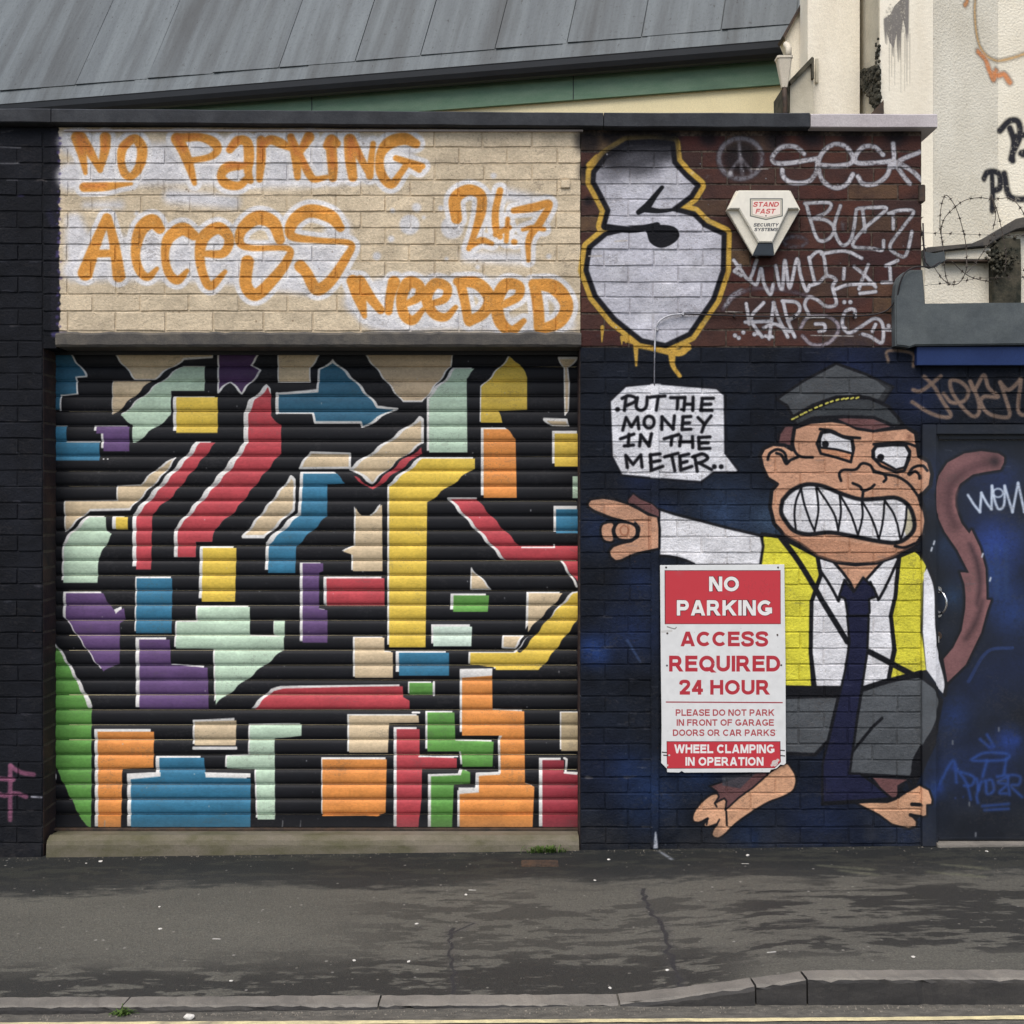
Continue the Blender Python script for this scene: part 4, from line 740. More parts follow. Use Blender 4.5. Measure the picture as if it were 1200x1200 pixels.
def pave_mat():
    m, nt, b = nodes('asphalt_pavement', .7, .35)
    g = nt.nodes.new('ShaderNodeNewGeometry'); mp = N(nt, 'ShaderNodeMapping')
    mp.inputs['Scale'].default_value = (1/6.5, 1/1.6, 1); mp.inputs['Location'].default_value = (.5, -3.5/1.6, 0); nt.links.new(g.outputs['Position'], mp.inputs[0])
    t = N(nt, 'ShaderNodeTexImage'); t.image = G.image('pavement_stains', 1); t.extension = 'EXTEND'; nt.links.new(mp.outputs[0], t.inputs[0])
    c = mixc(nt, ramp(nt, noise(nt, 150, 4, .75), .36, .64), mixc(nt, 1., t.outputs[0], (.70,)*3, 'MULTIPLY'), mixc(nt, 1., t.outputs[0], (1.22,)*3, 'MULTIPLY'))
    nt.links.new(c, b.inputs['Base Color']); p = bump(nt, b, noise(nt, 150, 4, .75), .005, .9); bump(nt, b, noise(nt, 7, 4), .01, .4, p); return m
M_PAVE = pave_mat()
M_ROAD = rough_mat('road_asphalt', [(104, 100, 92), (70, 68, 63), (88, 85, 78)], 30, .85, .005, 150, (.6, 1.6, 1))
M_YEL = rough_mat('worn_yellow_paint', [(222, 208, 160), (190, 178, 140), (140, 132, 112)], 40, .75, .0015, 120, (.5, 1, 1), hi=.62)
xs = sorted(set(np.linspace(-9, 9, 73).tolist()+np.linspace(.2, 1.1, 31).tolist()))
def sheet(name, rows, m, parent=None, kind=None):
    bm = bmesh.new(); R = [[bm.verts.new((x, y, z(x))) for x in xs] for y, z in rows]
    for a, b in zip(R, R[1:]):
        for i in range(len(xs)-1): bm.faces.new((a[i], b[i], b[i+1], a[i+1]))
    bmesh.ops.recalc_face_normals(bm, faces=bm.faces)
    if bm.faces[0].normal.z < 0: bmesh.ops.reverse_faces(bm, faces=bm.faces)
    return tag(link(name, mesh_of(bm, name), m, parent, True), kind=kind)
def mixz(t): return lambda X: float(z_wall(X)*(1-t)+prof(X, KB, YKB)*t)
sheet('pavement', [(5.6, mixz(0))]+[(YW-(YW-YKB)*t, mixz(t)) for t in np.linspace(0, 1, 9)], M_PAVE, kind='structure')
road = sheet('road', [(YKB, lambda X: float(prof(X, RD, YKF))), (YKF, lambda X: float(prof(X, RD, YKF))), (YLINE, lambda X: float(prof(X, RL, YLINE))), (3.0, lambda X: HC-1.615), (0, lambda X: HC-1.58), (-25, lambda X: HC-1.62)], M_ROAD, kind='structure')
bm = bmesh.new(); add_box(bm, -60, 60, -60, 60, -.9, -.3); tag(link('ground', mesh_of(bm, 'ground'), M_ROAD), kind='structure')
bm = bmesh.new(); prev = None
for x in np.linspace(-4.5, 4.5, 181):
    row = []
    for y in (YLINE-.003, YLINE-.026):
        z = prof(x, RL, YLINE)*(y-3.0)/(YLINE-3.0)+(HC-1.615)*(YLINE-y)/(YLINE-3.0)+.004; row.append(bm.verts.new((x, y+random.uniform(-.002, .002), z)))
    if prev: bm.faces.new((prev[0], prev[1], row[1], row[0]))
    prev = row
recalc(bm); link('yellow_line', mesh_of(bm, 'yellow_line'), M_YEL, road)
# kerb of separate stones
kerb = empty('kerb', (0, YKF, -.1), kind='structure')
joints = [-900, -600, -320, -150, 142, 443, 726, 886, 946, 1290, 1600, 2000]
for a, b in zip(joints, joints[1:]):
    x0, x1 = [(j-600)*YKF/FPX for j in (a, b)]; x0 += .003; x1 -= .003; bm = bmesh.new(); n = max(2, int((x1-x0)/.025)); prev = None
    dy = random.uniform(-.003, .003); dz = random.uniform(-.002, .002)
    for x in np.linspace(x0, x1, n+1):
        zb, zf = prof(x, KB, YKB)+.004+dz, prof(x, KF, YKF)+dz
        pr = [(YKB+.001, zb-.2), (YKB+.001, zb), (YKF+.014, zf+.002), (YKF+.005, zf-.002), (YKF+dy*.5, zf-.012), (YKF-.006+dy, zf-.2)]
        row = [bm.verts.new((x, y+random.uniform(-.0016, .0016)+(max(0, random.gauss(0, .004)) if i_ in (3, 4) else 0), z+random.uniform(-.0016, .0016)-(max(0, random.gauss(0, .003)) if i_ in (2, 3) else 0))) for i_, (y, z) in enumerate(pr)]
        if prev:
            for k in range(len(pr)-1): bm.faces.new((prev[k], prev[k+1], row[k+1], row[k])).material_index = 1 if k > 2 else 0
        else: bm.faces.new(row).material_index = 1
        prev = row
    bm.faces.new(prev[::-1]); recalc(bm)
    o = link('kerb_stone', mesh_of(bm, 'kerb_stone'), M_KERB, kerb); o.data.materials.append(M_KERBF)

# ------------------------------------------------------------------ masonry
BRICKS = []
def brick_mesh(seed):
    r = random.Random(seed); bm = bmesh.new(); gx = [-.5, -.488, -.2, .2, .488, .5]; gz = [-.5, -.455, .455, .5]; V = []
    for j, z in enumerate(gz):
        row = []
        for i, x in enumerate(gx):
            e = (i in (0, 5)) or (j in (0, 3)); c = (i in (0, 5)) and (j in (0, 3))
            y = .0064 if e else r.uniform(-.0009, .0009)
            jx = r.uniform(-.005, .005); jz = r.uniform(-.026, .026)
            if c: jx -= math.copysign(.006, x); jz -= math.copysign(.03, z)
            row.append(bm.verts.new((x+jx, y, z+jz)))
        V.append(row)
    for j in range(3):
        for i in range(5): bm.faces.new((V[j][i], V[j][i+1], V[j+1][i+1], V[j+1][i]))
    bm.normal_update(); me = bpy.data.meshes.new('brick'); bm.to_mesh(me); bm.free(); me.materials.append(M_BRICK); return me
BM = [brick_mesh(k) for k in range(14)]
def place_bricks(parent, specs, limit=296):
    """specs: (cx, Y, cz, w, h, rotz); the largest and nearest to the frame as parts, the rest joined"""
    inv = Matrix.Translation(parent.location).inverted()
    for k, (x, y, z, w, h, rz) in enumerate(specs[:limit]):
        o = bpy.data.objects.new('brick', random.choice(BM)); COL.objects.link(o); o.parent = parent; o.matrix_parent_inverse = inv
        o.location = (x, y+random.uniform(-.0018, .0012), z+random.uniform(-.0008, .0008)); o.scale = (w*random.choice((-1, 1)) if False else w, 1, h)
        o.rotation_euler = (random.uniform(-.008, .008), random.uniform(-.004, .004), rz+random.uniform(-.004, .004))
    rest = specs[limit:]
    if rest:
        bm = bmesh.new()
        for x, y, z, w, h, rz in rest:
            b2 = bmesh.new(); b2.from_mesh(random.choice(BM)); b2.transform(Matrix.Translation((x, y, z)) @ Matrix.Rotation(rz, 4, 'Z') @ Matrix.Diagonal((w, 1, h, 1)))
            t = bpy.data.meshes.new('t'); b2.to_mesh(t); b2.free(); bm.from_mesh(t); bpy.data.meshes.remove(t)
        tag(link('further_bricks', mesh_of(bm, 'further_bricks'), M_BRICK, parent), kind='stuff')
def Xw(px): return (px-600)*YW/FPX
def Zw(py): return HC+(600-py)*YW/FPX
def courses_to_specs(cy, x0, x1, L=57.8, off=0, skip=None, gap=1.15, bond=.5):
    out = []
    for k, (a, b) in enumerate(zip(cy, cy[1:])):
        hgt = b-a-gap; x = x0-(L*(bond if k % 2 else 0)+off) % L; row = []
        while x < x1-1:
            l = L; s, e = max(x, x0), min(x+l, x1)
            if e-s > 4:
                if not (skip and skip((s+e)/2, (a+b)/2)): row.append((s, e))
            x += l
        jn = {}
        for s, e in row:
            s += jn.get(round(s), 0); jn[round(e)] = random.uniform(-1.2, 1.2) if e < x1-1 else 0; e += jn[round(e)]
            out.append((Xw((s+e)/2), YW, Zw((a+b)/2), (e-s-gap)*YW/FPX, hgt*YW/FPX, 0))
    return out
def by_view(sp):
    def k(s):
        px = 600+s[0]*FPX/YW; return (not (-10 < px < 1210), -s[3])
    return sorted(sp, key=k)
ztop, zbot = Zw(149), -.25
# left pier
pier = empty('brick_pier', (Xw(-180), YW, Zw(1003)), 'tall black painted brick pier at the left edge, with a pink tag low down', 'wall')
box('mortar_bed', (Xw(-420), Xw(50), YW+.0036, YW+.3, zbot, ztop), M_MORTAR, pier)
cy = [153.3+18.97*k for k in range(46)]
sp = courses_to_specs(cy, 50-8*57.8, 50, 57.8, 0)
# pier above the opening runs on to the beige panel
place_bricks(pier, by_view(sp), 296)
n_edge = []
for k, (a, b) in enumerate(zip(cy, cy[1:])):     # opening reveal, seen side-on
    if b > 408: n_edge.append((Xw(50)+.0015, YW+.075, Zw((a+b)/2), .14, (b-a-2)*YW/FPX, math.pi/2))
rev = empty('opening_reveal', (Xw(50), YW, Zw(1003)), 'narrow brown brick reveal on the left side of the shutter opening', 'wall')
M_REV = rough_mat('reveal_brick', [(58, 44, 42), (40, 34, 36), (78, 60, 50)], 14, .85, .003); M_REVM = rough_mat('reveal_mortar', [(88, 78, 68), (60, 52, 46)], 30, .9)
box('mortar_bed', (Xw(49.2), Xw(50)+.0003, YW+.006, YS+.05, zbot, Zw(409)), M_REVM, rev)
def reveal(parent, sgn, specs):
    inv = Matrix.Translation(parent.location).inverted(); me0 = [m.copy() for m in BM[:3]]
    for m in me0: m.materials.clear(); m.materials.append(M_REV)
    for x, y, z, w, h, rz in specs:
        o = bpy.data.objects.new('brick', random.choice(me0)); COL.objects.link(o); o.parent = parent; o.matrix_parent_inverse = inv
        o.location = (x, y, z); o.scale = (w, .5, h); o.rotation_euler = (0, random.uniform(-.03, .03), sgn*math.pi/2)
reveal(rev, 1, n_edge)
# beige panel over the shutter
panel = empty('painted_wall_band', (Xw(365), YW, Zw(393)), 'cream painted brick band over the roller shutter with orange lettering', 'wall')
box('mortar_bed', (Xw(50), Xw(681), YW+.0036, YW+.3, Zw(393), ztop), M_MORTAR, panel)
cyb = [153, 172.8, 191.7, 211, 229.3, 248.3, 267.3, 286.7, 306, 325, 345, 365, 388.5]
place_bricks(panel, by_view(courses_to_specs(cyb, 50, 681, 57.36, 0)), 290)
bm = bmesh.new(); prev = None                     # concrete lintel with a crumbling upper arris
for x in np.linspace(Xw(66), Xw(681), 60):
    j = random.uniform(-.004, .004); row = [bm.verts.new(c) for c in ((x, YS+.12, Zw(389.5)), (x, YW-.004, Zw(389.5)+j), (x, YW-.012, Zw(392)+j), (x, YW-.012, Zw(404)+random.uniform(-.0015, .0015)), (x, YW-.004, Zw(406.5)), (x, YS+.12, Zw(406.5)))]
    if prev:
        for k in range(6): bm.faces.new((prev[k], prev[(k+1) % 6], row[(k+1) % 6], row[k]))
    else: bm.faces.new(row)
    prev = row
bm.faces.new(prev[::-1]); recalc(bm); link('lintel', mesh_of(bm, 'lintel'), M_LINTEL, panel)
box('wall_end', (Xw(50.3), Xw(65.8), YW+.004, YW+.3, Zw(408), Zw(393.2)), M_MORTAR, panel)
# right wall
rwall = empty('brick_wall', (Xw(880), YW, Zw(993)), 'brick wall right of the shutter, bare red above and mural painted below', 'wall')
box('mortar_bed', (Xw(680), Xw(1080), YW+.0036, YW+.3, zbot, ztop), M_MORTAR, rwall)
cyr = [158, 177.5, 196.7, 216, 234, 253.3, 271.7, 292.7, 311.7, 331, 348.3, 367.3, 386.7, 406.7, 425, 443, 461.2, 480.4, 499, 518.1, 536, 554.2, 573.9, 591.9, 610.3, 629.3]
cyr += [629.3+18.68*k for k in range(1, 15)]+[911, 929.3, 948.5, 969.5, 988.8, 1006]
sp = courses_to_specs(cyr, 680, 1080, 57.14, 0, skip=lambda x, y: 800 < x < 895 and 680 < y < 885)
place_bricks(rwall, sorted(sp, key=lambda s: -s[3]*s[4]), 298)
rev2 = empty('opening_reveal', (Xw(680), YW, Zw(996)), 'thin brown brick reveal on the right side of the shutter opening', 'wall')
box('mortar_bed', (Xw(680)-.0003, Xw(680.8), YW+.006, YS+.05, zbot, Zw(409)), M_REVM, rev2)
reveal(rev2, -1, [(Xw(680)-.0015, YW+.075, Zw((a+b)/2), .14, (b-a-2)*YW/FPX, 0) for a, b in zip(cyr, cyr[1:]) if a > 406])
# wall over the door
dwall = empty('door_head_wall', (Xw(1290), YW, Zw(497)), 'dark navy brick strip above the blue door with a brown tag', 'wall')
box('mortar_bed', (Xw(1080), Xw(1500), YW+.0036, YW+.3, Zw(497), Zw(400)), M_MORTAR, dwall)
place_bricks(dwall, by_view(courses_to_specs([406, 425, 443, 461, 480, 497], 1080, 1500, 62, 40)), 280)
bwall2 = empty('brick_pier', (Xw(1500), YW, Zw(990)), 'black brick wall beyond the door at the far right', 'wall')
box('mortar_bed', (Xw(1500), Xw(1750), YW+.0036, YW+.3, zbot, Zw(355)), M_MORTAR, bwall2)

# coping
cope = empty('coping', (Xw(400), YW, Zw(152)), 'long thin coping of dark stones and one pale stone topping the wall', 'coping')
def cope_stone(x0, x1, t0, t1, b0, b1, m, Yf=YW-.045):
    bm = bmesh.new(); n = max(2, int((x1-x0)/30)); prev = None
    for k in range(n+1):
        x = x0+(x1-x0)*k/n; t = t0+(t1-t0)*k/n+random.uniform(-.3, .3); b = b0+(b1-b0)*k/n+random.uniform(-.3, .3)
        row = [bm.verts.new((Xw(x), y, Zw(q))) for y, q in ((YW+.32, t), (Yf+.008, t), (Yf, t+1.5), (Yf+random.uniform(-.001, .001), b-1), (Yf+.006, b), (YW+.32, b))]
        if prev:
            for i in range(6): bm.faces.new((prev[i], prev[(i+1) % 6], row[(i+1) % 6], row[i]))
        else: bm.faces.new(row)
        prev = row
    bm.faces.new(prev[::-1]); recalc(bm); return link('coping_stone', mesh_of(bm, 'coping_stone'), m, cope)
cope_stone(-420, 64, 129, 131, 146, 147.5, M_COPE); cope_stone(65, 706, 131, 135.5, 147.5, 152.3, M_COPE); cope_stone(707, 946, 135.5, 136, 152.5, 153.5, M_COPE)
tag(cope_stone(947, 1094, 137, 137.5, 153, 153.8, M_COPE2), label='pale grey coping stone')
# lumps of old white filler squeezed out under the coping above the cream band
box('mortar_fillet', (Xw(76), Xw(683), YW-.012, YW+.003, Zw(154.5), Zw(152.9)), M_COPE2, cope)

# ------------------------------------------------------------------ roller shutter
Xs = lambda px: (px-600)*YS/FPX
Zs = lambda py: HC+(600-py)*YS/FPX
sh = empty('roller_shutter', (Xs(368), YS, Zs(970)), 'closed roller shutter painted with coloured geometric shapes on black', 'shutter')
pitch = 17.48*YS/FPX
prof_s = [(.000, 1.0), (-.001, .985), (-.0035, .955), (-.0072, .89), (-.0098, .76), (-.0108, .57), (-.0105, .38), (-.0088, .22), (-.0052, .11), (-.001, .075), (-.003, .066), (-.0032, .035), (.004, .03), (.0052, .0)]
bm = bmesh.new(); x0, x1 = Xs(58), Xs(684); n = 12; prev = None
for k in range(n+1):
    x = x0+(x1-x0)*k/n; row = [bm.verts.new((x-(x0+x1)/2, y+.0, z*pitch)) for y, z in prof_s]
    if prev:
        for i in range(len(row)-1):
            f = bm.faces.new((prev[i], prev[i+1], row[i+1], row[i])); f.smooth = True
    prev = row
recalc(bm)
if sum(f.normal.y for f in bm.faces) > 0: bmesh.ops.reverse_faces(bm, faces=bm.faces)
slat_me = mesh_of(bm, 'slat'); slat_me.materials.append(M_SHUT); inv = Matrix.Translation(sh.location).inverted()
for k in range(-2, 30):
    o = bpy.data.objects.new('slat', slat_me); COL.objects.link(o); o.parent = sh; o.matrix_parent_inverse = inv
    o.location = ((x0+x1)/2, YS+random.uniform(-.0015, .0015), Zs(429.9+17.48*(k+1))); o.rotation_euler = (random.uniform(-.02, .02), random.uniform(-.0006, .0006), random.uniform(-.0008, .0008))
box('bottom_bar', (x0, x1, YS-.012, YS+.012, Zs(968.6), Zs(954.6)), M_SHUT, sh, .002)
box('bottom_angle', (x0, x1, YS-.03, YS+.012, Zs(971.4), Zs(969.2)), M_IRON, sh, .0006)
box('side_guide', (Xs(55), Xs(64.5), YS-.03, YS-.016, Zs(971), Zs(405)), M_SIDE, sh, .002)
box('side_guide', (Xs(676.6), Xs(688), YS-.03, YS-.016, Zs(971), Zs(405)), M_SIDE, sh, .002)
box('head_shadow_box', (Xs(50), Xs(690), YS-.025, YS+.03, Zs(416.5), Zs(400)), M_BLACKP, sh, .002)  # dark box added for the shadow at the shutter head
# sill
sill = tag(None or link('concrete_sill', (lambda: (lambda bm: (
    [bm.faces.new(f) for f in ()], mesh_of(bm, 'concrete_sill'))[1])(bmesh.new()))(), M_SILL), 'sloping mossy concrete sill under the roller shutter', 'sill')
bm = bmesh.new(); prev = None
for k in range(61):
    px = 55+(678.5-55)*k/60; x = Xw(px); zf = z_wall(x)
    pr = [(YS+.05, Zs(971.6)), (YS-.03, Zs(971.8)), (YW+.03, Zw(981)+random.uniform(-.001, .001)), (YW+.002, Zw(985)+random.uniform(-.002, .002)), (YW-.006, Zw(990)+random.uniform(-.002, .002)), (YW-.014+random.uniform(-.002, .002), zf-.05), (YS+.05, zf-.05)]
    row = [bm.verts.new((x, y, z)) for y, z in pr]
    if prev:
        for i in range(7): bm.faces.new((prev[i], prev[(i+1) % 7], row[(i+1) % 7], row[i]))
    else: bm.faces.new(row)
    prev = row
bm.faces.new(prev[::-1]); recalc(bm); me = mesh_of(bm, 'concrete_sill'); me.materials.append(M_SILL); sill.data = me

# ------------------------------------------------------------------ door
door = empty('door', (Xw(1180), YW, Zw(990)), 'dark blue painted door at the right edge with the brown tail on it', 'door')
box('frame_post', (Xw(1079.4), Xw(1096), YW-.016, YW+.06, Zw(991), Zw(497.6)), M_DOOR, door, .003)
box('frame_head', (Xw(1096.3), Xw(1500), YW-.012, YW+.06, Zw(509), Zw(497.6)), M_DOOR, door, .003)
box('frame_stop', (Xw(1096.3), Xw(1101), YW+.012, YW+.06, Zw(988), Zw(509.5)), M_DOOR, door, .002)
box('frame_stop', (Xw(1101.3), Xw(1500), YW+.012, YW+.06, Zw(514.5), Zw(509.5)), M_DOOR, door, .002)
box('door_panel', (Xw(1101.3), Xw(1500), YW+.03, YW+.075, Zw(987), Zw(515)), M_DOOR, door, .002)
box('door_rail', (Xw(1103), Xw(1500), YW+.026, YW+.031, Zw(986), Zw(983)), M_DOOR, door, .001)
box('threshold', (Xw(1096.4), Xw(1500), YW-.03, YW+.08, zbot, Zw(988)), M_KERB, door, .003)
def W3(px, py, d): return Vector((Xw(px), YW-d, Zw(py)))
h = tube('handle', [W3(1102.5, 692, -.02), W3(1102.6, 693.5, .0), W3(1104, 696, .022), W3(1106, 702, .03), W3(1106.3, 708, .031), W3(1105, 714, .026), W3(1103, 718, .01), W3(1102.6, 720, -.02)], [.006, .0055, .005, .0052, .0052, .005, .0055, .006], M_STEEL, door)
for y in (691.5, 720.5):
    bm = bmesh.new(); bmesh.ops.create_cone(bm, cap_ends=True, segments=18, radius1=.017, radius2=.014, depth=.006, matrix=Matrix.Translation(W3(1102.6, y, -.027)) @ Matrix.Rotation(math.pi/2, 4, 'X'))
    link('mount', mesh_of(bm, 'mount'), M_STEEL, h)
bm = bmesh.new(); bmesh.ops.create_cone(bm, cap_ends=True, segments=20, radius1=.02, radius2=.017, depth=.006, matrix=Matrix.Translation(W3(1101.8, 746, -.027)) @ Matrix.Rotation(math.pi/2, 4, 'X'))
lk = link('lock_cover', mesh_of(bm, 'lock_cover'), M_IRON, door); box('lock_barrel', (Xw(1099.8), Xw(1102.2), YW+.012, YW+.024, Zw(753.5), Zw(746)), M_STEEL, lk, .001)

# lead capping and blue board over the door
Yc = YW-.05
cap = [(1049.5,405),(1049,350),(1050.5,333),(1054,324),(1060,318.5),(1068,316),(1081.5,316),(1083,335),(1084.5,355.5),(1110,355.3),(1160,354.6),(1510,353),(1510,403),(1200,403.8),(1072,405),(1066,407.5),(1060,406)]
tag(prism('lead_capping', pxz(cap, Yc), Yc, YW+.3, M_LEAD, None, .006), 'dark grey rounded capping over the door, stepping up against the brick wall', 'capping')
tag(box('blue_board', (P(1074.5, 0, YW-.03).x, P(1510, 0, YW-.03).x, YW-.03, YW+.003, P(0, 428, YW-.03).z, P(0, 406.2, YW-.03).z), M_BLUE, None, .002), 'plain bright blue board under the grey capping above the door', 'board')
# small bracket at the corner
tag(box('corner_bracket', (Xw(1076), Xw(1083.5), YW-.012, YW+.08, Zw(237), Zw(217)), M_IRON, None, .003), 'small rusty bracket on the right corner of the brick wall', 'bracket')
tag(box('wall_tie', (Xw(657), Xw(668), YW-.008, YW+.004, Zw(220.5), Zw(211)), M_BRICK, None, .002), 'little cream painted bracket on the cream band near its right end', 'bracket')

# ------------------------------------------------------------------ cable, trunking
tr = box('cable_trunking', (Xw(762.5), Xw(772), YW-.011, YW+.004, Zw(994), Zw(449)), M_BRICK, None, .004)
tag(tr, 'vertical cable trunking painted over with the wall, passing through the speech bubble', 'trunking')
c1 = [W3(x, y, d) for x, y, d in crom([(766.5, 452, .01), (766.8, 420, .008), (768, 389, .008), (771, 379, .01), (778, 373, .012), (788, 369.5, .012), (801, 368.4, .01)], n=6)]
cab = empty('wall_cable', W3(767, 400, 0), 'thin cable running up from the trunking and along the red brick wall', 'cable')
k = next(i for i, p in enumerate(c1) if p.z > Zw(412)); tube('painted_run', c1[k-1:], .004, M_WCAB, cab); tube('grey_run', c1[:k], .0034, M_GCAB, cab)
c2 = [W3(x, y, d) for x, y, d in crom([(801, 368.4, .01), (850, 370, .009), (900, 371.5, .01), (960, 371, .009), (1010, 370.5, .01), (1032, 367, .012), (1042, 361, .02), (1047, 350, .045), (1049.5, 334, .062), (1055, 323, .066), (1066, 317, .066), (1082, 316, .062), (1090, 314, .02), (1102, 307, .0)], n=6)]
tube('dark_run', c2, .0034, M_BCAB, cab)
tube('drop', [W3(1081, 262, .006), W3(1081.5, 285, .01), W3(1082, 300, .01), W3(1083, 309, .02), W3(1086, 314, .03)], .0035, M_BCAB, cab, 6)
for x, y in ((770, 386), (800, 368), (860, 370.4), (930, 371.3), (1000, 370.5), (1080, 275)):
    box('clip', (Xw(x)-.004, Xw(x)+.004, YW-.016, YW+.002, Zw(y)-.007, Zw(y)+.007), M_WCAB if x < 810 else M_BCAB, cab, .001)

# ------------------------------------------------------------------ alarm box
def K(x, y): return (830+x/4.615, 150+y/4.615)
ab = empty('alarm_box', W3(894, 262, 0), 'cream hexagonal alarm box with a red lettered shield, on red brick', 'alarm box')
Ya = YW-.05
body = [K(*p) for p in ((150,340),(445,340),(497,440),(356,672),(240,672),(100,442))]
prism('body', pxz(body, YW-.03), YW-.034, YW+.002, M_PLAST, ab, .004)
side = [K(*p) for p in ((100,442),(165,440),(272,622),(240,688))]; sideb = [K(*p) for p in ((497,440),(433,440),(346,622),(356,688))]
prism('side_cheek', pxz(side, YW-.04), YW-.042, YW-.03, M_PLAST, ab, .002); prism('side_cheek', pxz(sideb, YW-.04), YW-.042, YW-.03, M_PLAST, ab, .002)
AC = Canvas(845, 215, 945, 300, 12, (222, 216, 200), 1.0, 55)
def alarm_print():
    C = AC; C.frame(830, 150, 4.615); C.a[..., :3] *= (.95+.08*C.n2[..., None])
    s = [(225,380),(403,380),(403,478),(312,498),(225,478)]; C.poly(s, (96, 98, 92)); s2 = [(231,386),(397,386),(397,473),(312,492),(231,473)]; C.poly(s2, (198, 190, 170)); s3 = [(238,392),(391,392),(391,467),(312,485),(238,467)]; C.poly(s3, (226, 210, 196), line=(150, 140, 128), lw=1.2)
    C.text('STAND', 313, 413, 26, 138, (190, 62, 60), .22, .25); C.text('FAST', 310, 450, 26, 104, (190, 62, 60), .22, .25); C.dot(312, 475, 4, BLK)
    C.text('SECURITY', 313, 524, 18, 134, (52, 54, 60), .24, .2); C.text('SYSTEMS', 313, 549, 18, 126, (52, 54, 60), .24, .2)
    C.stroke([(212, 570), (222, 585)], 3, (130, 120, 100), fade=.5)
alarm_print()
m, nt, b = nodes('alarm_face', .4, .45); ti = plane_image(nt, AC.image('alarm_print'), AC, Ya-.012); nt.links.new(ti.outputs[0], b.inputs['Base Color'])
face = [K(*p) for p in ((165,337),(437,337),(494,436),(434,437),(347,618),(272,618),(165,437),(103,438))]
prism('front_cover', pxz(face, Ya-.01), Ya-.012, YW-.034, m, ab, .004)
prism('strobe_lens', pxz([K(*p) for p in ((270,624),(350,624),(357,690),(240,690))], YW-.05), YW-.052, YW+.002, M_LENS, ab, .003)

# ------------------------------------------------------------------ no parking sign
SG = Canvas(770, 655, 926, 912, 10, (212, 212, 210), 1.0, 60)
def sign_print():
    C = SG; C.frame(740, 640, 4.2855); RD_ = (190, 48, 58); R2 = (176, 42, 54); PW = (220, 218, 214); C.a[..., :3] *= (.96+.06*C.n2[..., None])
    C.poly([(166,121),(749,121),(750,392),(167,392)], (90, 40, 44)); C.poly([(170,124),(747,124),(748,389),(171,389)], RD_)
    C.text('NO', 465, 190, 78, 154, (84, 30, 36), .30); C.text('NO', 465, 190, 74, 150, PW, .235)
    C.text('PARKING', 467, 310, 82, 482, (84, 30, 36), .30); C.text('PARKING', 467, 310, 77, 478, PW, .235)
    C.text('ACCESS', 466, 466, 74, 440, R2, .235); C.text('REQUIRED', 468, 590, 80, 558, R2, .235); C.text('24 HOUR', 468, 709, 74, 456, R2, .235)
    C.stroke([(175, 783), (757, 786)], 3, (150, 44, 52), smooth=False)
    C.text('PLEASE DO NOT PARK', 470, 836, 33, 496, (168, 60, 66), .205); C.text('IN FRONT OF GARAGE', 471, 886, 33, 488, (168, 60, 66), .205); C.text('DOORS OR CAR PARKS', 465, 937, 33, 514, (168, 60, 66), .205)
    C.poly([(176,980),(748,980),(750,1085),(720,1115),(178,1118)], (96, 36, 40)); C.poly([(179,983),(745,983),(747,1083),(718,1112),(181,1115)], RD_)
    C.text('WHEEL CLAMPING', 467, 1018, 44, 502, PW, .235); C.text('IN OPERATION', 467, 1081, 43, 392, PW, .235)
    for x, y in ((174, 107), (736, 107), (180, 438), (733, 446), (178, 600), (752, 598)): C.dot(x, y, 5, (38, 38, 40)); C.dot(x-2, y-2, 2, (120, 120, 122))
    C.stroke([(180, 405), (215, 415), (225, 408)], 3, (130, 126, 122), fade=.5); C.stroke([(155, 430), (200, 425)], 6, (190, 188, 184), fade=.4)
    for _ in range(26): C.stroke([(x := random.uniform(560, 715), y := random.uniform(170, 235)), (x+random.uniform(-14, 14), y+random.uniform(-24, 24))], 1.2, (160, 52, 58), op=.6)
    for x, y, q in ((720, 1090, 16), (735, 1075, 8), (705, 1100, 7), (190, 1050, 5), (755, 1050, 5), (180, 1100, 6)): C.dot(x, y, q, (196, 190, 184), soft=3, fade=.6)
    for x, y in ((760, 1052), (165, 1035), (758, 1025), (172, 1050)): C.stroke([(x-10, y), (x+10, y+2)], 3, (54, 50, 50))
    for _ in range(70): C.dot(random.uniform(150, 765), random.uniform(100, 1130), random.uniform(.7, 2), (120, 116, 112), op=.6)
    for _ in range(14):
        x, y = random.uniform(160, 760), random.uniform(120, 1100); C.blob(x, y, random.uniform(10, 40), (150, 146, 140), .16, .5)
sign_print()
m, nt, b = nodes('sign_print', .38, .45); Ysn = YW-.012; ti = plane_image(nt, SG.image('sign_print'), SG, Ysn); nt.links.new(ti.outputs[0], b.inputs['Base Color'])
bump(nt, b, noise(nt, 6, 3), .004, .35)
Sg = lambda x, y: (740+x/4.2855, 640+y/4.2855)
outl = [Sg(*p) for p in ((144,96),(768,92),(774,600),(776,1090),(766,1100),(748,1098),(730,1116),(700,1124),(695,1136),(265,1138),(252,1130),(240,1138),(180,1136),(178,1118),(160,1100),(150,1090),(152,900),(148,600))]
sgn = empty('no_parking_sign', (P(848, 0, Ysn).x, Ysn, P(0, 905, Ysn).z), 'red and white no parking sign board screwed over the mural', 'sign')
prism('board', pxz(outl, Ysn), Ysn, YW-.004, m, sgn, .0012)
for x, y in ((174, 107), (736, 107), (180, 438), (733, 446)):
    q = P(*Sg(x, y), Ysn); bm = bmesh.new(); bmesh.ops.create_cone(bm, cap_ends=True, segments=12, radius1=.0045, radius2=.003, depth=.003, matrix=Matrix.Translation((q.x, Ysn-.001, q.z)) @ Matrix.Rotation(math.pi/2, 4, 'X'))
    link('screw', mesh_of(bm, 'screw'), M_IRON, sgn)

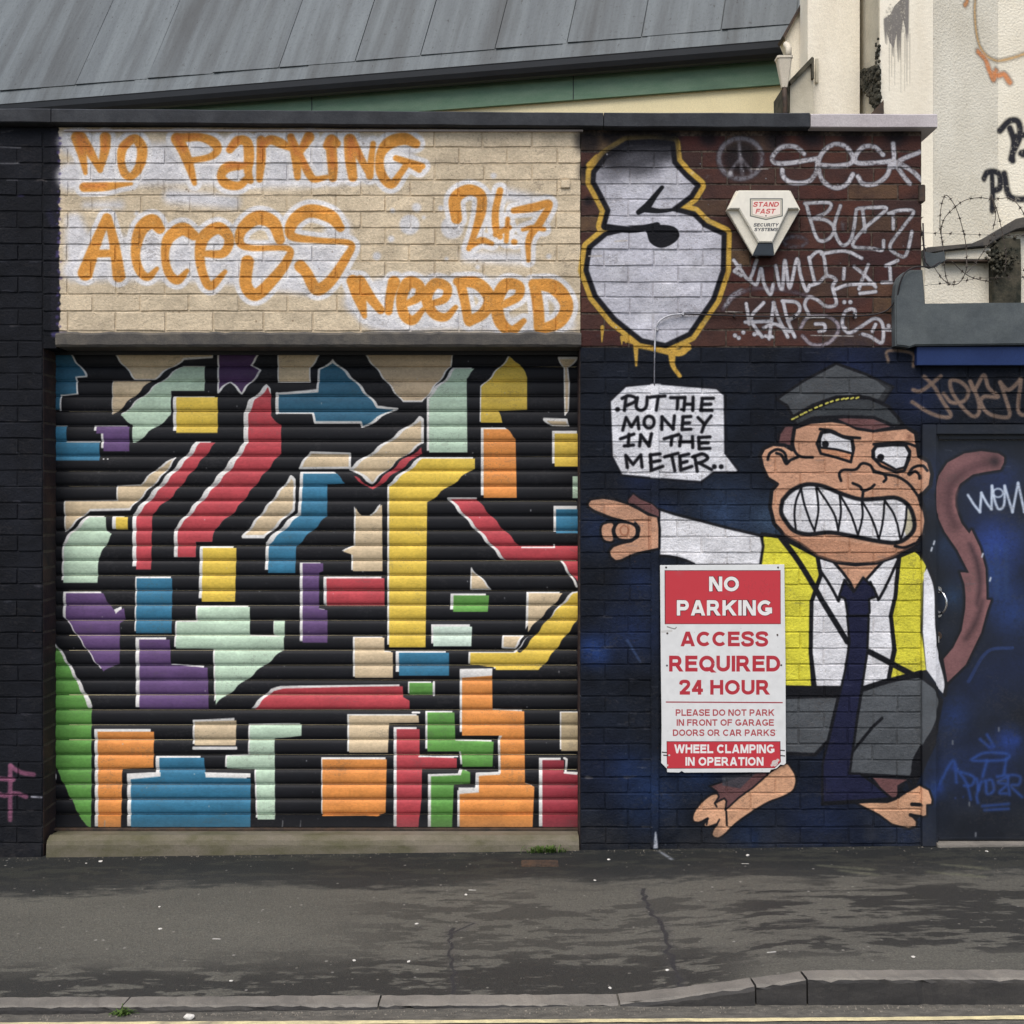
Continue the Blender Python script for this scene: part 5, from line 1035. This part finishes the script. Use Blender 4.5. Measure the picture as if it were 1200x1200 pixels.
# ------------------------------------------------------------------ grey roofed building behind
A = P(925, 49.5, 7.5); B = P(0, 127.5, 8.7); zE = (A.z+B.z)/2
e = Vector((B.x-A.x, B.y-A.y, 0)).normalized(); nrm = Vector((-e.y, e.x, 0)); nrm = nrm if nrm.y > 0 else -nrm
A0 = Vector((A.x, A.y, zE)); up = nrm*math.cos(math.radians(65))+Vector((0, 0, 1))*math.sin(math.radians(65)); on = up.cross(e).normalized(); on = on if on.y < 0 else -on
up = up-e*.10
def t_of(px):                                   # distance along the eaves where it is seen at px
    k = (px-600)/FPX; return (k*A0.y-A0.x)/(e.x-k*e.y)
gb = empty('grey_roofed_building', (A0+e*3-Vector((0, 0, zE))), 'building behind the wall with a big grey sheet roof and green fascia', 'building')
roofo = empty('roof', (A0+e*3)); roofo.parent = gb; roofo.matrix_parent_inverse = Matrix.Translation(gb.location).inverted()
def roof_piece(t0, t1, s0, s1, off, off2, name='roof_panel', skew=0):
    bm = bmesh.new(); uvl = bm.loops.layers.uv.new('UV'); n = 4; rows = []
    for lay in (0, 1):
        R = []
        for j in range(n+1):
            s = s0+(s1-s0)*j/n; rr = []
            for i in range(4):
                t = t0+(t1-t0)*i/3+skew*0; o = off+(off2-off)*i/3
                rr.append((bm.verts.new(A0+e*t+up*s+on*(o+(.0 if lay == 0 else -.008)+random.uniform(-.0015, .0015))), (t, s)))
            R.append(rr)
        rows.append(R)
    def q(a, b, c, d):
        f = bm.faces.new([v[0] for v in (a, b, c, d)])
        for l, v in zip(f.loops, (a, b, c, d)): l[uvl].uv = v[1]
    for R in rows:
        for j in range(n):
            for i in range(3): q(R[j][i], R[j][i+1], R[j+1][i+1], R[j+1][i])
    T, U = rows
    for i in range(3): q(T[0][i], U[0][i], U[0][i+1], T[0][i+1]); q(T[n][i], T[n][i+1], U[n][i+1], U[n][i])
    for j in range(n): q(T[j][0], T[j+1][0], U[j+1][0], U[j][0]); q(T[j][3], U[j][3], U[j+1][3], T[j+1][3])
    recalc(bm); return link(name, mesh_of(bm, name), M_ROOF, roofo)
seams = [1110, 1020, 930, 842, 748, 660, 575, 487, 410, 320, 242, 165, 80, -10, -100, -195, -290, -400]
for a, b in zip(seams, seams[1:]):
    roof_piece(t_of(a)+.005, t_of(b)-.004, .175+random.uniform(-.002, .002), 3.2, .006+random.uniform(-.002, .002), .010+random.uniform(-.003, .006))
roof_piece(t_of(1111), t_of(-401), .16, 3.25, -.008, -.008, 'roof_deck')
roofo.children[-1].data.materials[0] = M_BLACKP if False else M_COPE
seams2 = [1000, 930, 850, 755, 655, 577, 455, 355, 250, 150, 40, -70, -180, -290, -400]
for a, b in zip(seams2, seams2[1:]): roof_piece(t_of(a)+.001, t_of(b), 0, .185, .0, .003, 'flashing')
t0, t1 = t_of(927), t_of(-400)
def along(name, sec, m, ta=t0, tb=t1, slope=None, parent=gb, nn=24):
    bm = bmesh.new(); prev = None
    for k in range(nn+1):
        t = ta+(tb-ta)*k/nn; row = [bm.verts.new(A0+e*t-nrm*d+Vector((0, 0, z))) for d, z in sec]
        if prev:
            for i in range(len(sec)): bm.faces.new((prev[i], prev[(i+1) % len(sec)], row[(i+1) % len(sec)], row[i]))
        else: bm.faces.new(row)
        prev = row
    bm.faces.new(prev[::-1]); recalc(bm); o = link(name, mesh_of(bm, name), m, parent); return o
gut = [( .035+.062*math.cos(a), -.02-.10*math.sin(a)) for a in np.linspace(0, math.pi, 9)]
g_ = along('gutter', [(.10, -.012)]+gut+[(-.03, -.012)], M_BLACKP)
for p in g_.data.polygons: p.use_smooth = False
along('fascia', [(-.015, -.02), (-.015, -.27), (-.04, -.27), (-.04, -.02)], M_GREEN)
for px in (672, 365, 100): t = t_of(px); along('fascia_joint', [(-.0145, -.1), (-.0125, -.1), (-.0125, -.268), (-.0145, -.268)], M_COPE, t, t+.006, nn=1)
along('wall', [(-.045, -.1), (-.045, -5.2), (-.4, -5.2), (-.4, -.1)], M_CREAM)

# ------------------------------------------------------------------ cream rendered building to the right
WC = Canvas(1040, -240, 1560, 420, 2, (0, 0, 0), 0.0, 90)          # tags on the pebbledash, plane Y = 6.9
def render_tags():
    C = WC; C.frame(800, 0, 3); bk = (40, 40, 46)
    C.lines([[(1115,460),(1150,425),(1180,430),(1185,480),(1160,540),(1160,565)],[(1150,450),(1165,500),(1155,560)],[(1165,480),(1260,470),(1265,520),(1190,540),(1290,560)],[(1042,640),(1060,615),(1110,610),(1115,660),(1085,680),(1080,745)],[(1080,620),(1085,700)],[(1130,610),(1150,690),(1215,700),(1230,690)],[(1250,620),(1280,700),(1320,620)]], 12, bk, soft=8, fade=.35)
    C.dot(1085, 735, 13, bk, soft=6); C.dot(1158, 560, 12, bk, soft=6)
    C.lines([[(1010,-20),(1000,60),(1010,150),(1040,200),(1100,215),(1200,190),(1290,140)]], 7, (226, 176, 106), soft=12, fade=.45, op=.95)
    C.lines([[(960,-10),(965,40),(955,60)]], 10, (218, 142, 76), soft=10, fade=.4, op=.9)
    C.lines([[(1015,205),(1050,225),(1070,260),(1110,265),(1130,262),(1150,290)],[(1060,240),(1085,285),(1100,250)]], 12, (220, 136, 78), soft=12, fade=.4, op=.95)
render_tags()
def pebble_tagged():
    m = M_PEB.copy(); m.name = 'pebbledash_tagged'; nt = m.node_tree; b = nt.nodes['Principled BSDF']
    src = b.inputs['Base Color'].links[0].from_socket; t = plane_image(nt, WC.image('render_tags'), WC, 6.6)
    nt.links.new(mixc(nt, t.outputs['Alpha'], src, t.outputs['Color']), b.inputs['Base Color']); return m
M_PEBT = pebble_tagged()
def streaked():
    m = M_RENDER.copy(); m.name = 'streaked_render'; nt = m.node_tree; b = nt.nodes['Principled BSDF']
    src = b.inputs['Base Color'].links[0].from_socket
    C = Canvas(1015, -60, 1110, 260, 4, (0, 0, 0), 0.0, 95); C.frame(800, 0, 3)
    C.poly([(712,70),(730,50),(745,20),(775,-10),(795,-10),(792,60),(785,110),(775,70),(765,150),(752,120),(742,170),(728,150),(716,110)], (60, 56, 66), op=.8, fade=.5)
    for k in range(60): C.blob(random.uniform(712, 792), random.uniform(10, 110), random.uniform(4, 14), random.choice(((44, 42, 50), (80, 76, 84))), .7, .7)
    for k in range(22):
        x = random.uniform(708, 792); ln = random.uniform(40, 150)*(1 if 730 < x < 780 else .5); C.stroke([(x, 70-max(0, (x-712))*1.0, random.uniform(2, 7)), (x+random.uniform(-2, 2), 70+ln*.5, random.uniform(2, 6)), (x, 80+ln, .6)], 1, (52, 50, 60), soft=10, op=.8, fade=.3)
    for k in range(14): x = random.uniform(725, 800); C.stroke([(x, 120, 1.5), (x, random.uniform(220, 330), .5)], 1, (120, 112, 108), soft=7, op=.5, fade=.4)
    t = plane_image(nt, C.image('render_streaks'), C, 6.3); nt.links.new(mixc(nt, t.outputs['Alpha'], src, t.outputs['Color']), b.inputs['Base Color']); return m
M_STREAK = streaked()
rb = empty('rendered_building', (P(1100, 0, 6.6).x, 6.6, 0), 'tall cream rendered building behind the wall at the right with black tags', 'building')
ZT = 5.6
def slab(name, pa, Ya_, pb, Yb_, m, thick=.5, z0=-.3, z1=ZT):
    """upright wall piece whose face runs from (pa, Ya) to (pb, Yb)"""
    a, b = Vector(((pa-600)*Ya_/FPX, Ya_, 0)), Vector(((pb-600)*Yb_/FPX, Yb_, 0)); bm = bmesh.new(); v = []
    for z in (z0, z1):
        for q in (a, b, b+Vector((0, thick, 0)), a+Vector((0, thick, 0))): v.append(bm.verts.new((q.x, q.y, z)))
    for f in ((0,1,5,4),(1,2,6,5),(2,3,7,6),(3,0,4,7),(0,3,2,1),(4,5,6,7)): bm.faces.new([v[i] for i in f])
    recalc(bm); return link(name, mesh_of(bm, name), m, rb)
slab('streaked_buttress', 1031, 6.3, 1093.5, 6.3, M_STREAK, 1.0)
slab('angled_wall', 1093.6, 6.305, 1169.5, 6.6, M_PEBT, 1.0)
slab('tagged_wall', 1169.6, 6.6, 1900, 6.6, M_PEBT, 1.0)
slab('smooth_buttress', 946.5, 6.55, 1007.5, 6.55, M_RENDER, .18)
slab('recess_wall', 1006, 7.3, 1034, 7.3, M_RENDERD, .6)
Xsr = (1031-600)*6.3/FPX
box('side_return', (Xsr-.006, Xsr+.02, 6.302, 7.29, -.3, ZT), M_RENDERD, rb)  # thin slab giving the buttress side its darker, shaded colour
def PS(px, py, o=0): return P(px, py, (Xsr-o)*FPX/(px-600))
# stepped verge at the left: sloping cut with dark capping
Yv = 6.75
prism('gable_wall', pxz([(918.5, 43), (943.5, -2), (947, -8), (947.2, 400), (927, 400), (927, 62)], Yv), Yv, Yv+.12, M_RENDER, rb)
prism('verge', pxz([(917.3, 41.5), (944, -6), (946, -4), (919.5, 45)], Yv-.03), Yv-.03, Yv+.1, M_IRON, rb)
Yl = 6.5
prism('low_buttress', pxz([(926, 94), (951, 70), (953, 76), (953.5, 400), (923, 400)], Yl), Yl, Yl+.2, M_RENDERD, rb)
prism('buttress_cap', pxz([(924.5, 95), (951.5, 66.5), (953.8, 68), (953.8, 92), (951.4, 92), (951, 74), (927, 99)], Yl-.02), Yl-.022, Yl+.2, M_MOSS, rb)
prism('dark_edge', pxz([(916.5, 104), (925.5, 94), (924, 138), (917, 138)], Yl-.01), Yl-.01, Yl+.2, M_MOSS, rb)
box('vent_plate', (P(955.5,0,6.54).x, P(958.8,0,6.54).x, 6.535, 6.56, P(0,97,6.54).z, P(0,69,6.54).z), M_RENDERD, rb)
# ivy-dark moss clump in the recess: lumpy growth
bm = bmesh.new(); r = random.Random(4)
for _ in range(520):
    px, py = r.uniform(1008, 1030), r.uniform(72, 132)
    if py < 78+ (1030-px)*.25 or (py > 98 and px < 1010+(py-98)*.55): continue
    c = PS(px, py, r.uniform(.006, .02)); bmesh.ops.create_icosphere(bm, subdivisions=1, radius=r.uniform(.008, .022), matrix=Matrix.Translation(c))
for _ in range(30):
    c = PS(r.uniform(1026, 1030.5), r.uniform(45, 80), .008); bmesh.ops.create_icosphere(bm, subdivisions=1, radius=r.uniform(.006, .012), matrix=Matrix.Translation(c))
tag(link('moss_growth', mesh_of(bm, 'moss_growth'), M_MOSS), 'dark moss growing down the recess between the cream buttresses', 'moss', None, 'stuff')
prism('sloping_block', pxz([(1018, 136), (1035.5, 117), (1036, 140), (1018, 140)], 6.25), 6.25, 6.29, M_IRON, rb)
# rainwater hopper
Yh = 6.45
hp = empty('rain_hopper', P(918, 100, Yh), 'cream plastic rainwater hopper at the end of the black gutter', 'hopper')
def cone_hop():
    bm = bmesh.new(); rings = []
    for py, w in ((67.5, 9.2), (70, 9.2), (71, 8.2), (95, 4.6), (103, 3.2)):
        c = P(918.5+(.5 if py > 90 else 0), py, Yh); ww = w*Yh/FPX; rings.append([bm.verts.new((c.x+ww*sx, Yh+ww*sy*.8, c.z)) for sx, sy in ((-1, -.8), (-.8, -1), (.8, -1), (1, -.8), (1, .8), (.8, 1), (-.8, 1), (-1, .8))])
    for a, b in zip(rings, rings[1:]):
        for k in range(8): bm.faces.new((a[k], a[(k+1) % 8], b[(k+1) % 8], b[k]))
    bm.faces.new(rings[-1]); recalc(bm); return mesh_of(bm, 'bowl')
link('bowl', cone_hop(), M_HOP, hp); tube('pipe', [P(919, 102, Yh), P(920, 118, Yh), P(921, 240, Yh)], .014, M_IRON, hp)
tube('gutter_outlet', [P(921, 52, Yh+.1), P(924, 56, Yh+.02), P(924, 66, Yh)], .018, M_HOP, hp)

# ------------------------------------------------------------------ boundary wall with sloping coping, right
def J(x, y): return (1040+x/6, 230+y/6)
yb = empty('yard_wall', (P(1150, 0, 6.0).x, 6.0, 0), 'low cream yard wall with a dark sloping coping behind the barbed wire', 'wall')
Yy = 6.0
prism('wall_panel', pxz([J(275,395),(1103,290),(1161,284),(1166,275),(1198,264),(1260,258),(1500,258),(1500,420),(1084,420),(1084,300)], Yy), Yy, Yy+.2, M_PEB, yb)
prism('coping', pxz([J(255,372),J(280,360),J(590,333),J(700,285),J(900,160),J(960,148),(1300,248),(1500,246),(1500,262),(1300,264),J(960,225),J(900,236),J(800,285),J(700,352),J(590,362),J(400,384),J(270,408)], Yy-.06), Yy-.07, Yy+.22, M_LINTEL, yb, .004)
prism('wall_ledge', pxz([J(400,386),J(700,364),J(722,372),J(722,446),J(402,446)], Yy-.03), Yy-.04, Yy-.001, M_RENDER, yb, .003)
prism('ledge_shadow_strip', pxz([J(400,447),J(724,447),J(724,456),J(400,456)], Yy-.05), Yy-.05, Yy-.001, M_IRON, yb)  # solid dark strip standing in for the shade under the ledge
prism('mossy_column', pxz([J(738,360),J(800,290),J(935,300),J(940,520),J(938,900),J(742,900)], Yy-.05), Yy-.055, Yy-.001, M_MOSS, yb, .004)
bm = bmesh.new(); r = random.Random(9)
for _ in range(130):
    x, y = r.gauss(790, 50), r.gauss(440, 50)
    if not 690 < x < 930: continue
    c = P(*J(x, y), Yy-.07+r.uniform(-.02, .01)); bmesh.ops.create_icosphere(bm, subdivisions=1, radius=r.uniform(.004, .013), matrix=Matrix.Translation(c))
tag(link('moss_growth', mesh_of(bm, 'moss_growth'), M_MOSS), 'dark moss and dead growth on the yard wall column under the sloping coping', 'moss', None, 'stuff')
tag(prism('lead_flap', pxz([J(252,385),J(330,400),J(402,385),J(410,450),J(350,492),J(300,505),J(262,490),J(254,440)], 5.3), 5.3, 5.32, M_LEAD, None, .003), 'grey lead flap at the left end of the sloping coping', 'flashing')

# barbed wire
bwr = empty('barbed_wire', P(1140, 355, 5.55), 'rusty coils of barbed wire in front of the cream wall above the capping', 'barbed wire')
strands = [([(255,340),(290,430),(370,560),(430,612),(500,612),(552,525),(556,430),(545,300),(500,130),(452,30),(405,-4),(375,90),(370,230),(390,340),(400,480),(410,560),(432,620)], 5.5, .012),
 ([(385,345),(378,240),(398,160),(460,90),(540,30),(640,10),(740,20),(850,12),(905,45),(960,125),(1000,230),(1010,380),(960,520)], 5.6, .02),
 ([(730,-10),(770,100),(800,220),(832,400),(825,540)], 5.55, .0), ([(735,10),(760,130),(742,232)], 5.5, 0), ([(450,455),(540,540),(620,580),(730,602)], 5.5, 0), ([(556,540),(620,470),(700,350),(730,290)], 5.52, 0),
 ([(230,256),(400,262),(700,272),(1000,276)], 5.45, 0), ([(262,627),(420,608),(560,590),(640,575),(730,575),(1000,566)], 5.45, 0), ([(238,60),(236,200),(250,330),(262,380)], 5.42, 0)]
bmb = bmesh.new()
for pts, Y, wob in strands:
    q = crom(pts, n=6); L3 = [P(*J(x, y), Y+wob*math.sin(i*.35)*3) for i, (x, y) in enumerate(q)]
    tube('strand', L3, .0020 if Y != 5.45 else .0010, M_WIRE, bwr, 5)
    acc = 0
    for a, b in zip(L3, L3[1:]):
        acc += (b-a).length
        if acc > .062:
            acc = 0; d = (b-a).normalized(); s = d.orthogonal().normalized()
            for k in range(4):
                v = Matrix.Rotation(k*1.57+random.random(), 3, d) @ s; add_tube(bmb, [b, b+v*.014+d*random.uniform(-.008, .008)], [.0018, .0006], 4)
            add_tube(bmb, [b-d*.005, b+d*.005], .0038, 5)
recalc(bmb); tag(link('barbs', mesh_of(bmb, 'barbs'), M_WIRE, bwr), kind='stuff')

# ------------------------------------------------------------------ small things on the ground
def ground_pt(px, py):
    gx, gy = g_of(px, py); X, Y = gx/400-3.25, 5.1-gy/400; t = (YW-Y)/(YW-YKB); return Vector((X, Y, float(z_wall(X)*(1-t)+prof(X, KB, YKB)*t)))
q = ground_pt(611, 1016.5); q2 = ground_pt(654, 1008)
vp = empty('drain_plate', (q.x/2+q2.x/2, q.y, q.z), 'small rusty metal plate set in the pavement by the sill', 'drain cover')
box('frame', (q.x, q2.x, q.y, q2.y, q.z-.02, q.z+.006), M_IRON, vp, .002)
for k in range(7):
    x = q.x+(q2.x-q.x)*(k+.7)/7.6; box('bar', (x, x+.010, q.y+.006, q2.y-.006, q.z+.0045, q.z+.009), M_IRON, vp, .001)
def weed(px, py, n, hgt, spread, label, seed, cat='weed', onroad=None):
    r = random.Random(seed); c = onroad or ground_pt(px, py); bm = bmesh.new()
    for _ in range(n):
        a = r.uniform(0, 6.28); d = Vector((math.cos(a), math.sin(a), 0)); b0 = c+Vector((r.gauss(0, spread), r.uniform(-.012, .004), -.002)); L = hgt*r.uniform(.4, 1); w = r.uniform(.0015, .004); s = d.cross(Vector((0, 0, 1)))
        p = [b0, b0+d*L*.2+Vector((0, 0, L*.5)), b0+d*L*.55+Vector((0, 0, L*.75)), b0+d*L*.9+Vector((0, 0, L*.7))]; ww = [w*.6, w, w*.8, .0002]
        rows = [(bm.verts.new(x-s*v), bm.verts.new(x+s*v)) for x, v in zip(p, ww)]
        for u, v in zip(rows, rows[1:]): bm.faces.new((u[0], u[1], v[1], v[0]))
    tag(link('weed', mesh_of(bm, 'weed'), M_GRASS), label, cat)
weed(641, 999, 110, .045, .045, 'thin tuft of green grass growing at the right foot of the sill', 3)
weed(0, 0, 70, .05, .012, 'small green weed in the kerb joint at the left', 5, onroad=Vector(((144-600)*YKF/FPX, YKF-.002, prof((144-600)*YKF/FPX, KF, YKF)-.035)))
scr = [(118,1010,1.3,'largest white paper scrap on the dark pavement below the left end of the sill'),(101,1012,.8,'tiny white scrap just left of the biggest one below the sill'),(188,1089,1.2,'flat pale scrap in the middle of the pavement left of centre'),(187,1063,.8,'small white fleck above the flat pale scrap'),(271,1150,1,'white fleck near the kerb left of centre'),
 (488,1083,1,'white fleck on the pavement left of the joint'),(479,1127,1,'white fleck near the kerb beside the pavement joint'),(546,1049,1,'pale scrap at the edge of the damp strip'),(415,1126,1,'pale flat fleck near the kerb between two flecks'),(713,1008,1.1,'white scrap on the damp strip right of the drain plate'),
 (876,1003,1.5,'white lump of litter at the wall foot below the monkey'),(697,1032,.9,'small pale fleck below the wall right of the shutter'),(1156,998,1.1,'white fleck in front of the blue door'),(1070,1122,1,'pale fleck on the right hand pavement near the raised kerb'),(715,1158,.9,'white fleck by the kerb joint'),(782,1137,.9,'white fleck beside the long crack')]
for i, (x, y, s, lb) in enumerate(scr):
    c = ground_pt(x, y); r = random.Random(i); bm = bmesh.new(); w = .0078*s
    bmesh.ops.create_icosphere(bm, subdivisions=1, radius=1)
    for v in bm.verts: v.co = Vector((v.co.x*w*r.uniform(.7, 1.3), v.co.y*w*r.uniform(.6, 1.1), v.co.z*w*.4*r.uniform(.5, 1.3)))
    me = mesh_of(bm, 'litter_scrap'); o = link('litter_scrap', me, M_PAPER); o.location = c+Vector((0, 0, w*.25)); o.rotation_euler.z = r.uniform(0, 3); tag(o, lb, 'litter', 'white litter scraps on the pavement')
o = None
c = Vector(((221-600)*3.52/FPX, 3.525, HC-1.623)); bm = bmesh.new(); bmesh.ops.create_icosphere(bm, subdivisions=2, radius=1)
r = random.Random(3)
for v in bm.verts: v.co = Vector((v.co.x*.017, v.co.y*.012, v.co.z*.009))*r.uniform(.8, 1.15)
o = link('litter_scrap', mesh_of(bm, 'litter_scrap'), M_PAPER); o.location = c; tag(o, 'crumpled white scrap in the gutter by the yellow line', 'litter', 'white litter scraps on the pavement')

# grit washed against the kerb, the wall foot and into the gutter
bm = bmesh.new(); r = random.Random(12)
for k in range(1500):
    u = r.random()
    if u < .45:
        px = r.uniform(-60, 1260); X = (px-600)*YKF/FPX; Y = YKF-.008-abs(r.gauss(0, .022)); zz = float(prof(X, RD, YKF)); zr = float(prof(X, RL, YLINE)); z = zz+(zr-zz)*min(1, (YKF-Y)/(YKF-YLINE)); w = r.uniform(.0012, .0042)
    elif u < .7:
        X = r.uniform(-2.5, 2.5); Y = YW-.012-abs(r.gauss(0, .03)); z = float(z_wall(X)); w = r.uniform(.001, .0034)
    else:
        X = r.uniform(-2.3, 2.3); Y = r.uniform(YKB, YW); t = (YW-Y)/(YW-YKB); z = float(z_wall(X)*(1-t)+prof(X, KB, YKB)*t); w = r.uniform(.0008, .0026)
    bmesh.ops.create_cone(bm, cap_ends=True, segments=5, radius1=w, radius2=w*.4, depth=w*.9, matrix=Matrix.Translation((X, Y, z+w*.3)) @ Matrix.Rotation(r.uniform(0, 6), 4, 'Z') @ Matrix.Rotation(r.uniform(-.5, .5), 4, 'X'))
tag(link('grit', mesh_of(bm, 'grit'), rough_mat('grit_stone', [(128, 122, 112), (66, 62, 58), (150, 142, 128)], 90, .9, .0002)), 'loose grit lying in the gutter and along the foot of the wall', 'grit', None, 'stuff')
